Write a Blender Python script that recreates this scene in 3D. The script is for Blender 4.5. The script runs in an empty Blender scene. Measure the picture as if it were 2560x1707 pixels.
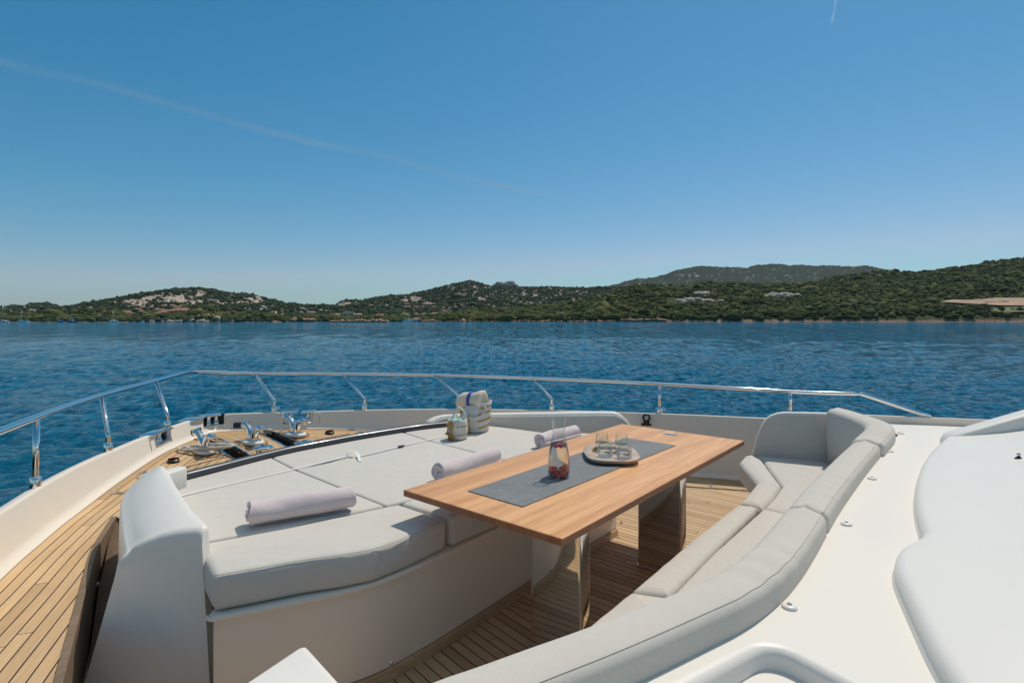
import bpy, bmesh, math, random
import numpy as np
from mathutils import Vector, Matrix, geometry
R = math.radians
random.seed(7); np.random.seed(7)
scene = bpy.context.scene
COL = scene.collection
# ------------------------------------------------------------------ camera (level, 1.57 m above the cockpit floor)
F, CX, HY, HC = 1382.0, 1280.0, 794.5, 1.57
cd = bpy.data.cameras.new('camera'); cam = bpy.data.objects.new('camera', cd); COL.objects.link(cam)
cam.location = (0, 0, HC); cam.rotation_euler = (R(90), 0, 0)
cd.sensor_width = 36; cd.lens = F/2560*36; cd.shift_y = -(853.5-HY)/2560
cd.clip_start = 0.05; cd.clip_end = 60000
scene.camera = cam
# ------------------------------------------------------------------ sky and sun
SUN_EL, SUN_AZ = 61.0, 38.0            # azimuth clockwise from the view direction (+Y)
w = bpy.data.worlds.new('World'); scene.world = w; w.use_nodes = True
nt = w.node_tree; nt.nodes.clear()
sky = nt.nodes.new('ShaderNodeTexSky'); sky.sky_type = 'NISHITA'; sky.sun_disc = False
sky.sun_elevation = R(SUN_EL); sky.sun_rotation = R(SUN_AZ)
sky.air_density = 1.0; sky.dust_density = 0.4; sky.ozone_density = 3.0; sky.altitude = 0
bg = nt.nodes.new('ShaderNodeBackground'); bg.inputs[1].default_value = 0.10
wo = nt.nodes.new('ShaderNodeOutputWorld')
# deeper, slightly cyan Mediterranean blue: per-channel response of the sky colour
sepc = nt.nodes.new('ShaderNodeSeparateColor'); comc = nt.nodes.new('ShaderNodeCombineColor'); nt.links.new(sky.outputs[0], sepc.inputs[0])
for i_, (p_, k_) in enumerate(((1.88, 1.43), (.956, .79), (.87, .845))):
    m1 = nt.nodes.new('ShaderNodeMath'); m1.operation = 'MULTIPLY'; m1.inputs[1].default_value = .1; nt.links.new(sepc.outputs[i_], m1.inputs[0])
    m2 = nt.nodes.new('ShaderNodeMath'); m2.operation = 'POWER'; m2.inputs[1].default_value = p_; nt.links.new(m1.outputs[0], m2.inputs[0])
    m3 = nt.nodes.new('ShaderNodeMath'); m3.operation = 'MULTIPLY'; m3.inputs[1].default_value = k_*10; nt.links.new(m2.outputs[0], m3.inputs[0])
    m4 = nt.nodes.new('ShaderNodeMath'); m4.operation = 'MINIMUM'; m4.inputs[1].default_value = (3.5, 30, 30)[i_]; nt.links.new(m3.outputs[0], m4.inputs[0]); nt.links.new(m4.outputs[0], comc.inputs[i_])
# pale warm veil added to the unseen upper sky to fill the shade
tcw = nt.nodes.new('ShaderNodeTexCoord'); spw = nt.nodes.new('ShaderNodeSeparateXYZ'); nt.links.new(tcw.outputs['Generated'], spw.inputs[0])
mrw = nt.nodes.new('ShaderNodeMapRange'); mrw.interpolation_type = 'SMOOTHSTEP'; mrw.inputs[1].default_value = .60; mrw.inputs[2].default_value = .92; nt.links.new(spw.outputs[2], mrw.inputs[0])
nzw = nt.nodes.new('ShaderNodeTexNoise'); nzw.inputs['Scale'].default_value = 2.5; nzw.inputs['Detail'].default_value = 5; nt.links.new(tcw.outputs['Generated'], nzw.inputs[0])
mmw = nt.nodes.new('ShaderNodeMath'); mmw.operation = 'MULTIPLY'; nt.links.new(mrw.outputs[0], mmw.inputs[0]); nt.links.new(nzw.outputs[0], mmw.inputs[1])
mxw = nt.nodes.new('ShaderNodeMix'); mxw.data_type = 'RGBA'; mxw.blend_type = 'ADD'; nt.links.new(mmw.outputs[0], mxw.inputs[0]); nt.links.new(comc.outputs[0], mxw.inputs[6]); mxw.inputs[7].default_value = (6.2, 5.2, 3.4, 1)
nt.links.new(mxw.outputs[2], bg.inputs[0]); nt.links.new(bg.outputs[0], wo.inputs[0])
sd = bpy.data.lights.new('sun', 'SUN'); sd.energy = 3.02; sd.angle = R(0.53); sd.color = (1.0, 0.915, 0.80)
so = bpy.data.objects.new('sun', sd); COL.objects.link(so)
so.rotation_euler = (R(90-SUN_EL), 0, R(180-SUN_AZ)+math.pi*0)
_dir = Vector((math.sin(R(SUN_AZ))*math.cos(R(SUN_EL)), math.cos(R(SUN_AZ))*math.cos(R(SUN_EL)), math.sin(R(SUN_EL))))
so.rotation_euler = _dir.to_track_quat('Z', 'Y').to_euler(); so.location = (5, 5, 20)
vs = scene.view_settings
vs.view_transform = 'Standard'; vs.look = 'None'; vs.gamma = 1.0; vs.use_curve_mapping = False; vs.exposure = 0.0
scene.cycles.max_bounces = 12; scene.cycles.diffuse_bounces = 8; scene.cycles.transparent_max_bounces = 16; scene.cycles.transmission_bounces = 8

# ------------------------------------------------------------------ survey helpers: a sight line met at a known height or on a known wall
def P(x, y, z):
    d = F*(HC-z)/(y-HY)
    return Vector(((x-CX)/F*d, d, z))
def XZ(x, y, d):
    return Vector(((x-CX)/F*d, d, HC-(y-HY)*d/F))
def PW(x, y, A, B):
    rx = (x-CX)/F; dx, dy = B[0]-A[0], B[1]-A[1]
    t = (rx*A[1]-A[0])/(dx-rx*dy); d = A[1]+dy*t
    return XZ(x, y, d)
FWD = Vector((-.767, .642, 0)).normalized(); STB = Vector((.642, .767, 0)).normalized()
def dzu(u):
    t = min(1, max(0, (u-4.25)/1.15)); return .345+.09*t*t*(3-2*t)
def PD(x, y, dz=0.0):
    p = P(x, y, .4)
    for _ in range(12): p = P(x, y, dzu(uv(p)[1])+dz)
    return p
def uv(p): return (p[0]*STB[0]+p[1]*STB[1], p[0]*FWD[0]+p[1]*FWD[1])
def boat(s, u, z=0): v = STB*s+FWD*u; return Vector((v.x, v.y, z))
# ------------------------------------------------------------------ object helpers
def wloc(o):
    v = Vector((0, 0, 0))
    while o is not None:
        v = v+o.location; o = o.parent
    return v
def tag(o, label=None, cat=None, group=None, kind=None):
    if label: o['label'] = label
    if cat: o['category'] = cat
    if group: o['group'] = group
    if kind: o['kind'] = kind
    return o
def thing(name, label, cat, loc=(0, 0, 0), group=None):
    o = bpy.data.objects.new(name, None); COL.objects.link(o); o.location = loc; o.empty_display_size = .1
    return tag(o, label, cat, group)
def link(name, me, mat, parent=None, smooth=True):
    if mat is not None: me.materials.append(mat)
    if smooth: me.polygons.foreach_set('use_smooth', [True]*len(me.polygons))
    o = bpy.data.objects.new(name, me); COL.objects.link(o)
    if parent is not None:
        off = wloc(parent)
        if off.length > 0: me.transform(Matrix.Translation(-off))
        o.parent = parent
    me.update()
    return o
def mk(name, bm, mat, parent=None, smooth=True, angle=None):
    bmesh.ops.recalc_face_normals(bm, faces=bm.faces)
    me = bpy.data.meshes.new(name); bm.to_mesh(me); bm.free()
    o = link(name, me, mat, parent, smooth)
    if angle: sharp(me, angle)
    return o
def sharp(me, angle):
    bm = bmesh.new(); bm.from_mesh(me)
    for e in bm.edges:
        if len(e.link_faces) == 2 and e.calc_face_angle(0) > R(angle): e.smooth = False
    bm.to_mesh(me); bm.free()
def npmesh(name, verts, faces, mat, parent=None, smooth=True, kind=None):
    me = bpy.data.meshes.new(name)
    verts = np.asarray(verts, np.float32); faces = np.asarray(faces, np.int32)
    n = faces.shape[1]
    me.vertices.add(len(verts)); me.vertices.foreach_set('co', verts.ravel())
    me.loops.add(faces.size); me.loops.foreach_set('vertex_index', faces.ravel())
    me.polygons.add(len(faces)); me.polygons.foreach_set('loop_start', np.arange(0, faces.size, n, dtype=np.int32))
    me.update(calc_edges=True)
    return link(name, me, mat, parent, smooth)
def fattr(me, name, vals, typ='FLOAT', dom='POINT'):
    a = me.attributes.new(name, typ, dom)
    a.data.foreach_set('value' if typ == 'FLOAT' else 'vector' if typ == 'FLOAT_VECTOR' else 'color', np.asarray(vals, np.float32).ravel())
def copy_thing(src, loc, rz=None, label=None):
    r = src.copy(); COL.objects.link(r); r.location = loc
    if rz is not None: r.rotation_euler = (0, 0, rz)
    if label: r['label'] = label
    for ch in list(src.children):
        c = ch.copy(); COL.objects.link(c); c.parent = r
        for g in ch.children:
            d = g.copy(); COL.objects.link(d); d.parent = c
    return r
# ------------------------------------------------------------------ curve helpers
def cr(pts, n=8, closed=False):
    pts = [Vector(p) for p in pts]; out = []
    N = len(pts)
    rng = range(N) if closed else range(N-1)
    for i in rng:
        if closed: p0, p1, p2, p3 = pts[i-1], pts[i], pts[(i+1) % N], pts[(i+2) % N]
        else:
            p1, p2 = pts[i], pts[i+1]
            p0 = pts[i-1] if i > 0 else p1*2-p2
            p3 = pts[i+2] if i+2 < N else p2*2-p1
        for k in range(n):
            t = k/n
            out.append(.5*((2*p1)+(p2-p0)*t+(2*p0-5*p1+4*p2-p3)*t*t+(3*p1-p0-3*p2+p3)*t*t*t))
    if not closed: out.append(pts[-1].copy())
    return out
def resample(pts, step):
    out = [pts[0].copy()]; acc = 0
    for a, b in zip(pts, pts[1:]):
        L = (b-a).length
        while acc+L >= step:
            t = (step-acc)/L; a = a.lerp(b, t); out.append(a.copy()); L = (b-a).length; acc = 0
        acc += L
    if (out[-1]-pts[-1]).length > step*.3: out.append(pts[-1].copy())
    return out
def round_poly(pts, r, n=5):
    out = []; N = len(pts)
    rr = r if isinstance(r, (list, tuple)) else [r]*N
    for i in range(N):
        p = Vector(pts[i][:2]); a = Vector(pts[i-1][:2])-p; b = Vector(pts[(i+1) % N][:2])-p
        la, lb = a.length, b.length; a.normalize(); b.normalize()
        ang = a.angle(b, math.pi)
        if rr[i] <= 0 or ang > R(176): out.append(p); continue
        t = min(rr[i]/math.tan(ang/2), la*.48, lb*.48)
        A, B = p+a*t, p+b*t
        for k in range(n+1):
            s = k/n; out.append(A.lerp(p, s).lerp(p.lerp(B, s), s))
    return out
def inset(poly, d):
    N = len(poly); area = sum(poly[i-1].x*poly[i].y-poly[i].x*poly[i-1].y for i in range(N))
    sg = 1 if area > 0 else -1; out = []
    for i in range(N):
        a = poly[i]-poly[i-1]; b = poly[(i+1) % N]-poly[i]
        if a.length < 1e-7: a = b.copy()
        if b.length < 1e-7: b = a.copy()
        a.normalize(); b.normalize()
        na = Vector((-a.y, a.x)); nb = Vector((-b.y, b.x)); m = (na+nb)
        if m.length < 1e-6: m = na
        m.normalize(); c = max(.35, m.dot(na))
        out.append(poly[i]+m*(sg*d/c))
    return out
def dens(poly, step):
    out = []; N = len(poly)
    for i in range(N):
        a, b = poly[i], poly[(i+1) % N]; L = (b-a).length; k = max(1, int(L/step))
        for j in range(k): out.append(a.lerp(b, j/k))
    return out
def rings_mesh(bm, rings, cap0=True, cap1=True, loop=True):
    vs = [[bm.verts.new(p) for p in ring] for ring in rings]
    n = len(rings[0])
    for a, b in zip(vs, vs[1:]):
        for i in range(n if loop else n-1):
            j = (i+1) % n
            try: bm.faces.new((a[i], a[j], b[j], b[i]))
            except ValueError: pass
    for c, ring in ((cap0, vs[0]), (cap1, vs[-1])):
        if c:
            pts = [v.co.copy() for v in ring]
            for t in geometry.tessellate_polygon([pts]):
                try: bm.faces.new([ring[k] for k in t])
                except ValueError: pass
    return vs
def ring_poly(base, d, corner, nsub, flags, n=5):
    """inset of a plan polygon with its corners rounded; the point count never changes"""
    q = inset(base, d); N = len(q); ent, ext, cps = [], [], []
    for i in range(N):
        p = q[i]; a = q[i-1]-p; b = q[(i+1) % N]-p; la, lb = a.length, b.length
        if not flags[i] or la < 1e-6 or lb < 1e-6: cps.append([p]); continue
        a.normalize(); b.normalize(); ang = a.angle(b, math.pi); conv = flags[i]
        rr_ = max(.006, corner-d if conv > 0 else corner+d)
        t = min(rr_/max(.05, math.tan(ang/2)), la*.45, lb*.45); A, B = p+a*t, p+b*t
        cps.append([A.lerp(p, k/n).lerp(p.lerp(B, k/n), k/n) for k in range(n+1)])
    out = []
    for i in range(N):
        out += cps[i]; e0, e1 = cps[i][-1], cps[(i+1) % N][0]
        for k in range(1, nsub[i]): out.append(e0.lerp(e1, k/nsub[i]))
    return out
def clean_poly(poly, tol=.004):
    poly = [Vector(p[:2]) for p in poly]; out = []
    for p in poly:
        if not out or (p-out[-1]).length > tol: out.append(p)
    if (out[0]-out[-1]).length < tol: out.pop()
    ar = sum(out[i-1].x*out[i].y-out[i].x*out[i-1].y for i in range(len(out)))
    return out if ar > 0 else out[::-1]
def corner_flags(poly, lim=14):
    fl = []
    for i in range(len(poly)):
        a = (poly[i]-poly[i-1]); b = (poly[(i+1) % len(poly)]-poly[i]); cr_ = a.x*b.y-a.y*b.x
        an = a.angle(b, 0); fl.append(0 if an < R(lim) else (1 if cr_ > 0 else -1))
    return fl
def cushion(bm, poly, z0, z1, r=.03, puff=.006, zf=None, wob=0.0, corner=.04, back=True):
    """upholstered block over a plan polygon with soft edges"""
    base = clean_poly(poly); fl = corner_flags(base)
    nsub = [max(1, int((base[(i+1) % len(base)]-base[i]).length/.06)) for i in range(len(base))]
    rings = []
    def ring(d, z):
        out = []
        for p in ring_poly(base, d, corner, nsub, fl):
            h = z+(wob*math.sin(p.x*23+p.y*31)*math.sin(p.x*11-p.y*17) if wob else 0)
            out.append(Vector((p.x, p.y, h)))
        return out
    n = 5
    for k in range(n+1):
        a = k/n*math.pi/2; rings.append(ring(r*(1-math.sin(a)), z0+r*(1-math.cos(a))))
    for k in range(n+1):
        a = k/n*math.pi/2; rings.append(ring(r*(1-math.cos(a)), z1-r+r*math.sin(a)))
    rings.append(ring(r+.008, z1+puff*.3))
    rings_mesh(bm, rings)
def tube(bm, path, r, seg=12, cap=True, sx=1.0, up=None):
    path = [Vector(p) for p in path]; n = len(path)
    rr = r if isinstance(r, (list, tuple)) else [r]*n
    T = [(path[min(i+1, n-1)]-path[max(i-1, 0)]).normalized() for i in range(n)]
    N = Vector(up) if up else (Vector((0, 0, 1)) if abs(T[0].z) < .9 else Vector((1, 0, 0)))
    rings = []
    for i in range(n):
        N = (N-T[i]*N.dot(T[i])).normalized(); B = T[i].cross(N)
        rings.append([path[i]+(N*math.cos(a)*rr[i]+B*math.sin(a)*rr[i]*sx) for a in [2*math.pi*k/seg for k in range(seg)]])
    rings_mesh(bm, rings, cap, cap)
def lathe(bm, prof, seg=32, c=(0, 0, 0), axis=None, capa=False, capb=False):
    c = Vector(c)
    if axis is None: M = Matrix.Identity(3)
    else: M = Vector(axis).to_track_quat('Z', 'Y').to_matrix()
    rings = [[c+M @ Vector((r*math.cos(2*math.pi*k/seg), r*math.sin(2*math.pi*k/seg), z)) for k in range(seg)] for r, z in prof]
    rings_mesh(bm, rings, capa, capb)
def box(bm, c, s, rz=0, bev=0.0, seg=2, M=None):
    mat = Matrix.Translation(Vector(c)) @ (M.to_4x4() if M else Matrix.Rotation(rz, 4, 'Z')) @ Matrix.Diagonal((s[0], s[1], s[2], 1))
    g = bmesh.ops.create_cube(bm, size=1, matrix=mat)
    if bev:
        es = list({e for v in g['verts'] for e in v.link_edges})
        bmesh.ops.bevel(bm, geom=es, offset=bev, segments=seg, affect='EDGES', profile=.5)
def prism(bm, poly, z0, z1, bev=0.0, seg=3):
    """vertical prism over a plan polygon with softened top rim"""
    poly = clean_poly(poly, .0005)
    rings = [[Vector((p.x, p.y, z0)) for p in poly]]
    if bev:
        for k in range(seg+1):
            a = k/seg*math.pi/2
            rings.append([Vector((p.x, p.y, z1-bev+bev*math.sin(a))) for p in inset(poly, bev*(1-math.cos(a)))])
    else: rings.append([Vector((p.x, p.y, z1)) for p in poly])
    rings_mesh(bm, rings)
def plate(bm, poly3, n, th):
    """flat outline in any plane given thickness along n"""
    a = [bm.verts.new(p) for p in poly3]; b = [bm.verts.new(Vector(p)+Vector(n)*th) for p in poly3]
    N = len(a)
    for i in range(N): bm.faces.new((a[i], a[(i+1) % N], b[(i+1) % N], b[i]))
    for t in geometry.tessellate_polygon([[v.co for v in a]]):
        try:
            bm.faces.new([a[k] for k in t]); bm.faces.new([b[k] for k in t])
        except ValueError: pass
# lattice noise
_rng = np.random.RandomState(3); _tab = _rng.rand(256, 256)
def vn(x, y):
    xi = np.floor(x).astype(int); yi = np.floor(y).astype(int); fx = x-xi; fy = y-yi
    fx = fx*fx*(3-2*fx); fy = fy*fy*(3-2*fy)
    g = lambda a, b: _tab[a % 256, b % 256]
    return (g(xi, yi)*(1-fx)+g(xi+1, yi)*fx)*(1-fy)+(g(xi, yi+1)*(1-fx)+g(xi+1, yi+1)*fx)*fy
def fbm(x, y, o=4, rough=.5):
    x = np.asarray(x, float); y = np.asarray(y, float); s = 0; a = 1; t = 0
    for k in range(o): s = s+a*(vn(x*2**k+17.3*k, y*2**k+5.1*k)-.5); t += a; a *= rough
    return s/t
# ------------------------------------------------------------------ materials
class NT:
    def __init__(s, name):
        s.m = bpy.data.materials.new(name); s.m.use_nodes = True; s.t = s.m.node_tree; s.t.nodes.clear()
        s.out = s.n('ShaderNodeOutputMaterial')
    def n(s, t, **kw):
        nd = s.t.nodes.new(t)
        for k, v in kw.items():
            if k.startswith('_'): setattr(nd, k[1:], v)
            else:
                key = int(k[1:]) if k[0] == 'i' and k[1:].isdigit() else k.replace('__', ' ')
                s.put(nd, key, v)
        return nd
    def put(s, nd, key, v):
        inp = nd.inputs[key]
        if isinstance(v, bpy.types.NodeSocket): s.t.links.new(v, inp)
        else: inp.default_value = v
    def math(s, op, a, b=0.0, c=None):
        nd = s.n('ShaderNodeMath', _operation=op); s.put(nd, 0, a); s.put(nd, 1, b)
        if c is not None: s.put(nd, 2, c)
        return nd.outputs[0]
    def mix(s, f, a, b, mode='MIX'):
        nd = s.n('ShaderNodeMix', _data_type='RGBA', _blend_type=mode)
        s.put(nd, 0, f); s.put(nd, 6, a); s.put(nd, 7, b); return nd.outputs[2]
    def noise(s, vec, scale, detail=4, rough=.5, dist=0.0):
        nd = s.n('ShaderNodeTexNoise'); s.put(nd, 'Scale', scale); s.put(nd, 'Detail', detail); s.put(nd, 'Roughness', rough); s.put(nd, 'Distortion', dist)
        if vec is not None: s.put(nd, 'Vector', vec)
        return nd.outputs[0]
    def ramp(s, f, stops, interp='LINEAR'):
        nd = s.n('ShaderNodeValToRGB'); s.put(nd, 0, f); cr_ = nd.color_ramp; cr_.interpolation = interp
        while len(cr_.elements) < len(stops): cr_.elements.new(.5)
        for e, (p, c) in zip(cr_.elements, stops): e.position = p; e.color = c if len(c) == 4 else (*c, 1)
        return nd.outputs[0]
    def obj(s): return s.n('ShaderNodeTexCoord').outputs['Object']
    def geo(s): return s.n('ShaderNodeNewGeometry').outputs['Position']
    def mapv(s, vec, scale=(1, 1, 1), rot=(0, 0, 0), loc=(0, 0, 0)):
        nd = s.n('ShaderNodeMapping'); s.put(nd, 0, vec); s.put(nd, 'Scale', scale); s.put(nd, 'Rotation', rot); s.put(nd, 'Location', loc); return nd.outputs[0]
    def bump(s, h, strength=.3, dist=.01, normal=None):
        nd = s.n('ShaderNodeBump'); s.put(nd, 'Height', h); s.put(nd, 'Strength', strength); s.put(nd, 'Distance', dist)
        if normal is not None: s.put(nd, 'Normal', normal)
        return nd.outputs[0]
    def pbr(s, color, rough=.5, metal=0.0, normal=None, spec=.5, coat=0.0, sheen=0.0, **kw):
        nd = s.n('ShaderNodeBsdfPrincipled')
        if isinstance(color, tuple) and len(color) == 3: color = (*color, 1)
        s.put(nd, 'Base Color', color); s.put(nd, 'Roughness', rough); s.put(nd, 'Metallic', metal)
        s.put(nd, 'Specular IOR Level', spec); s.put(nd, 'Coat Weight', coat); s.put(nd, 'Sheen Weight', sheen)
        if coat: s.put(nd, 'Coat Roughness', .08)
        if normal is not None: s.put(nd, 'Normal', normal)
        for k, v in kw.items(): s.put(nd, k.replace('__', ' '), v)
        s.t.links.new(nd.outputs[0], s.out.inputs[0]); return nd
def C4(c): return (*c, 1)
def simple(name, c, rough=.5, metal=0.0, var=.08, scale=20, **kw):
    n = NT(name); o = n.geo(); f = n.noise(o, scale, 4)
    lo = tuple(v*(1-var) for v in c); hi = tuple(min(1, v*(1+var)) for v in c)
    n.pbr(n.mix(f, C4(lo), C4(hi)), rough, metal, **kw); return n.m
def m_gel(name, c, rough=.28):
    n = NT(name); g = n.geo()
    f = n.noise(g, 3.0, 5, .6); f2 = n.noise(g, 40, 3)
    col = n.mix(f, C4(tuple(v*.965 for v in c)), C4(c)); 
    rg = rough
    bp = None
    n.pbr(col, rg, 0, bp, .38); return n.m
def m_teak(name, col_a, col_b, pitch=.054, rough=.6, caulk=.075, butt=2.4):
    """laid teak: attribute 'plank' = (along, across) in metres"""
    n = NT(name)
    at = n.n('ShaderNodeAttribute', _attribute_name='plank'); sp = n.n('ShaderNodeSeparateXYZ', i0=at.outputs['Vector'])
    al, ac = sp.outputs[0], sp.outputs[1]
    k = n.math('DIVIDE', ac, pitch); idx = n.math('FLOOR', k); fr = n.math('FRACT', k)
    wn = n.n('ShaderNodeTexWhiteNoise', _noise_dimensions='1D', W=idx).outputs[0]
    d = n.math('ABSOLUTE', n.math('SUBTRACT', fr, .5))
    line = n.math('GREATER_THAN', d, .5-caulk/2)
    bt = n.math('FRACT', n.math('ADD', n.math('DIVIDE', al, butt), n.math('MULTIPLY', wn, 7.31)))
    bseg = n.math('FLOOR', n.math('ADD', n.math('DIVIDE', al, butt), n.math('MULTIPLY', wn, 7.31)))
    bl = n.math('LESS_THAN', bt, .0016)
    line = n.math('MAXIMUM', line, bl)
    wn2 = n.n('ShaderNodeTexWhiteNoise', _noise_dimensions='2D', i0=n.n('ShaderNodeCombineXYZ', i0=idx, i1=bseg).outputs[0]).outputs[0]
    cv = n.n('ShaderNodeCombineXYZ', i0=n.math('MULTIPLY', al, 2.2), i1=n.math('MULTIPLY', ac, 60), i2=n.math('MULTIPLY', wn2, 30)).outputs[0]
    gr = n.noise(cv, 1.6, 5, .65, .3)
    cv2 = n.n('ShaderNodeCombineXYZ', i0=n.math('MULTIPLY', al, 6), i1=n.math('MULTIPLY', ac, 420), i2=n.math('MULTIPLY', wn2, 9)).outputs[0]
    fine = n.noise(cv2, 1.0, 3, .6)
    patch = n.noise(n.geo(), 2.2, 3, .6)
    t = n.math('ADD', n.math('MULTIPLY', gr, .55), n.math('ADD', n.math('MULTIPLY', wn2, .38), n.math('MULTIPLY', patch, .25)))
    c = n.ramp(t, [(.25, col_a), (.85, col_b)])
    c = n.mix(n.math('MULTIPLY', n.math('SUBTRACT', .62, fine), .9), c, (.12, .075, .045, 1))
    grey = n.noise(n.geo(), 5.5, 4, .6)
    c = n.mix(n.math('MULTIPLY', n.math('SUBTRACT', grey, .45), .7), c, (.44, .35, .26, 1))
    c = n.mix(line, c, (.012, .011, .012, 1))
    h = n.math('SUBTRACT', n.math('MULTIPLY', fine, .25), n.math('MULTIPLY', line, .8))
    n.pbr(c, rough, 0, n.bump(h, .5, .0015), .35); return n.m
def m_fabric(name, c, weave=330, rot=.6, var=.05):
    n = NT(name); g = n.mapv(n.geo(), rot=(0, 0, rot))
    w1 = n.n('ShaderNodeTexWave', _wave_type='BANDS', _bands_direction='X', Vector=g, Scale=weave/6.283*2, Distortion=.6, Detail=1).outputs['Fac']
    g2 = n.mapv(n.geo(), rot=(.5, 0, rot+1.2))
    w2 = n.n('ShaderNodeTexWave', _wave_type='BANDS', _bands_direction='Y', Vector=g2, Scale=weave/6.283*2, Distortion=.6, Detail=1).outputs['Fac']
    wv = n.math('MULTIPLY', w1, w2)
    f = n.noise(n.geo(), 9, 5, .6); f3 = n.noise(n.geo(), 160, 2, .6)
    a = tuple(v*(1-var) for v in c); b = tuple(v*(1+var) for v in c)
    col = n.mix(f, C4(a), C4(b)); col = n.mix(n.math('MULTIPLY', wv, .34), col, C4(tuple(v*.62 for v in c)))
    col = n.mix(n.math('MULTIPLY', f3, .25), col, C4(tuple(v*.82 for v in c)))
    big = n.noise(n.geo(), 4.5, 3, .5, .8)
    b1 = n.bump(big, .25, .03); b2 = n.bump(wv, .5, .0012, b1)
    n.pbr(col, .92, 0, b2, .15, sheen=.08); return n.m
def m_wood(name, a, b, direc, rough=.38, coat=.0, sc=1.0, dark=None):
    n = NT(name); g = n.mapv(n.geo(), rot=(0, 0, -direc))
    st = n.mapv(g, scale=(1.3*sc, 26*sc, 10*sc)); f = n.noise(st, 1.5, 6, .62, .5)
    fi = n.noise(n.mapv(g, scale=(6*sc, 240*sc, 100)), 1.0, 3, .6)
    brd = n.math('FLOOR', n.math('MULTIPLY', n.n('ShaderNodeSeparateXYZ', i0=g).outputs[1], 10.5*sc))
    wn = n.n('ShaderNodeTexWhiteNoise', _noise_dimensions='1D', W=brd).outputs[0]
    t = n.math('ADD', n.math('MULTIPLY', f, .8), n.math('MULTIPLY', wn, .2))
    c = n.ramp(t, [(.3, a), (.72, b)])
    c = n.mix(n.math('MULTIPLY', n.math('SUBTRACT', .56, fi), 1.2), c, C4(dark or tuple(v*.45 for v in a)))
    st2 = n.noise(n.geo(), 7, 5, .7)
    c = n.mix(n.ramp(st2, [(.6, (0, 0, 0)), (.75, (.22, .22, .22))]), c, C4(tuple(min(1, v*1.25+.05) for v in b)))
    n.pbr(c, n.ramp(f, [(.3, (rough,)*3), (.8, (rough*1.4,)*3)]), 0, n.bump(fi, .25, .0008), .4, coat=coat); return n.m
M = {}
M['gel'] = m_gel('white_gelcoat', (.80, .755, .68), .38)
M['gel_cream'] = m_gel('cream_gelcoat', (.81, .715, .59), .38)
M['gel_dull'] = m_gel('nonslip_gelcoat', (.78, .735, .655), .5)
M['teak'] = m_teak('deck_teak', (.43, .26, .12), (.78, .52, .27), caulk=.10)
M['teak_in'] = m_teak('cockpit_teak', (.40, .25, .125), (.68, .48, .28), caulk=.10)
M['table'] = m_wood('varnished_teak', (.64, .30, .115), (.90, .50, .235), math.atan2(STB[1], STB[0]), .36)
M['riser_wood'] = m_wood('shade_toned_teak', (.17, .115, .07), (.27, .19, .12), 1.2, .6)  # teak darkened in its colour to paint the shade at the deck step
M['edge_wood'] = m_wood('dark_edge_teak', (.30, .105, .045), (.42, .17, .075), math.atan2(STB[1], STB[0]), .4)  # darker, redder teak for the table edges
M['trim_wood'] = m_wood('pale_teak_trim', (.46, .30, .17), (.64, .45, .28), math.atan2(STB[1], STB[0]), .55)
M['tray'] = m_wood('tray_wood', (.40, .30, .23), (.60, .48, .39), .05, .45, sc=1.5)
M['fab'] = m_fabric('grey_canvas', (.65, .605, .53))
M['fab_top'] = m_fabric('pale_canvas', (.655, .615, .55), 420, .4)
M['towel'] = None
M['steel'] = simple('polished_steel', (.78, .77, .75), .045, 1.0, .02)
M['steel_b'] = simple('brushed_steel', (.62, .61, .60), .22, 1.0, .05)
M['dark_rail'] = simple('dark_grey_paint', (.055, .06, .068), .34, .2, .1, coat=.15)
M['black'] = simple('black_plastic', (.012, .012, .013), .4)
M['dark'] = simple('dark_well', (.02, .022, .025), .6, var=.5, scale=9)
M['red'] = simple('red_cap', (.5, .03, .02), .4)
M['strap'] = simple('white_webbing', (.78, .77, .73), .8, scale=200)
M['grey_seam'] = simple('grey_thread', (.56, .53, .465), .9)
M['rope'] = None
M['caulk'] = simple('black_caulk', (.015, .015, .016), .7)
# ================================================================== THE YACHT'S BOW
DZ = .35                       # foredeck height; cockpit floor is 0, bulwark top .60
_top = [(-260, 1462), (-120, 1368), (0, 1283.7), (62, 1243.7), (125, 1203.7), (187, 1170), (250, 1140), (312, 1113.7), (372, 1089), (425, 1068.7),
        (470, 1053), (502, 1042.5), (530, 1037.5), (563, 1034.5), (640, 1031.5), (706, 1030), (799, 1027.5), (912, 1024.5), (1000, 1022.8), (1112, 1022.2),
        (1376, 1025), (1646, 1033.5), (1784, 1039), (1916, 1045)]
_pxs = [p[0] for p in _top]
_ct = [P(x, y, .6) for x, y in _top]
_e = (_ct[-1]-_ct[-3]).normalized()
_a = _ct[-1]
def stb_aft(px):
    r = (px-CX)/F; t = (r*_a.y-_a.x)/(_e.x-r*_e.y); return _a+_e*t
for px in (1975, 2040, 2146, 2329, 2600, 3400): _ct.append(stb_aft(px)); _pxs.append(px)
CT = cr(_ct, 10)
CTX = []
for a, b in zip(_pxs, _pxs[1:]): CTX += [a+(b-a)*k/10 for k in range(10)]
CTX.append(_pxs[-1])
for i, (p, x) in enumerate(zip(CT, CTX)):
    if x > 1930: p.z = .6+.07*min(1, (x-1930)/40)
def ct_at(px):
    best = None
    for i in range(len(CT)-1):
        r = (px-CX)/F; f0 = CT[i].x-r*CT[i].y; f1 = CT[i+1].x-r*CT[i+1].y
        if f0 <= 0 <= f1 or f1 <= 0 <= f0: return CT[i].lerp(CT[i+1], f0/(f0-f1))
    return CT[-1]
def nrm(i):      # outboard normal in plan
    t = CT[min(i+1, len(CT)-1)]-CT[max(i-1, 0)]; v = Vector((-t.y, t.x, 0)); return v.normalized()
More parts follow.
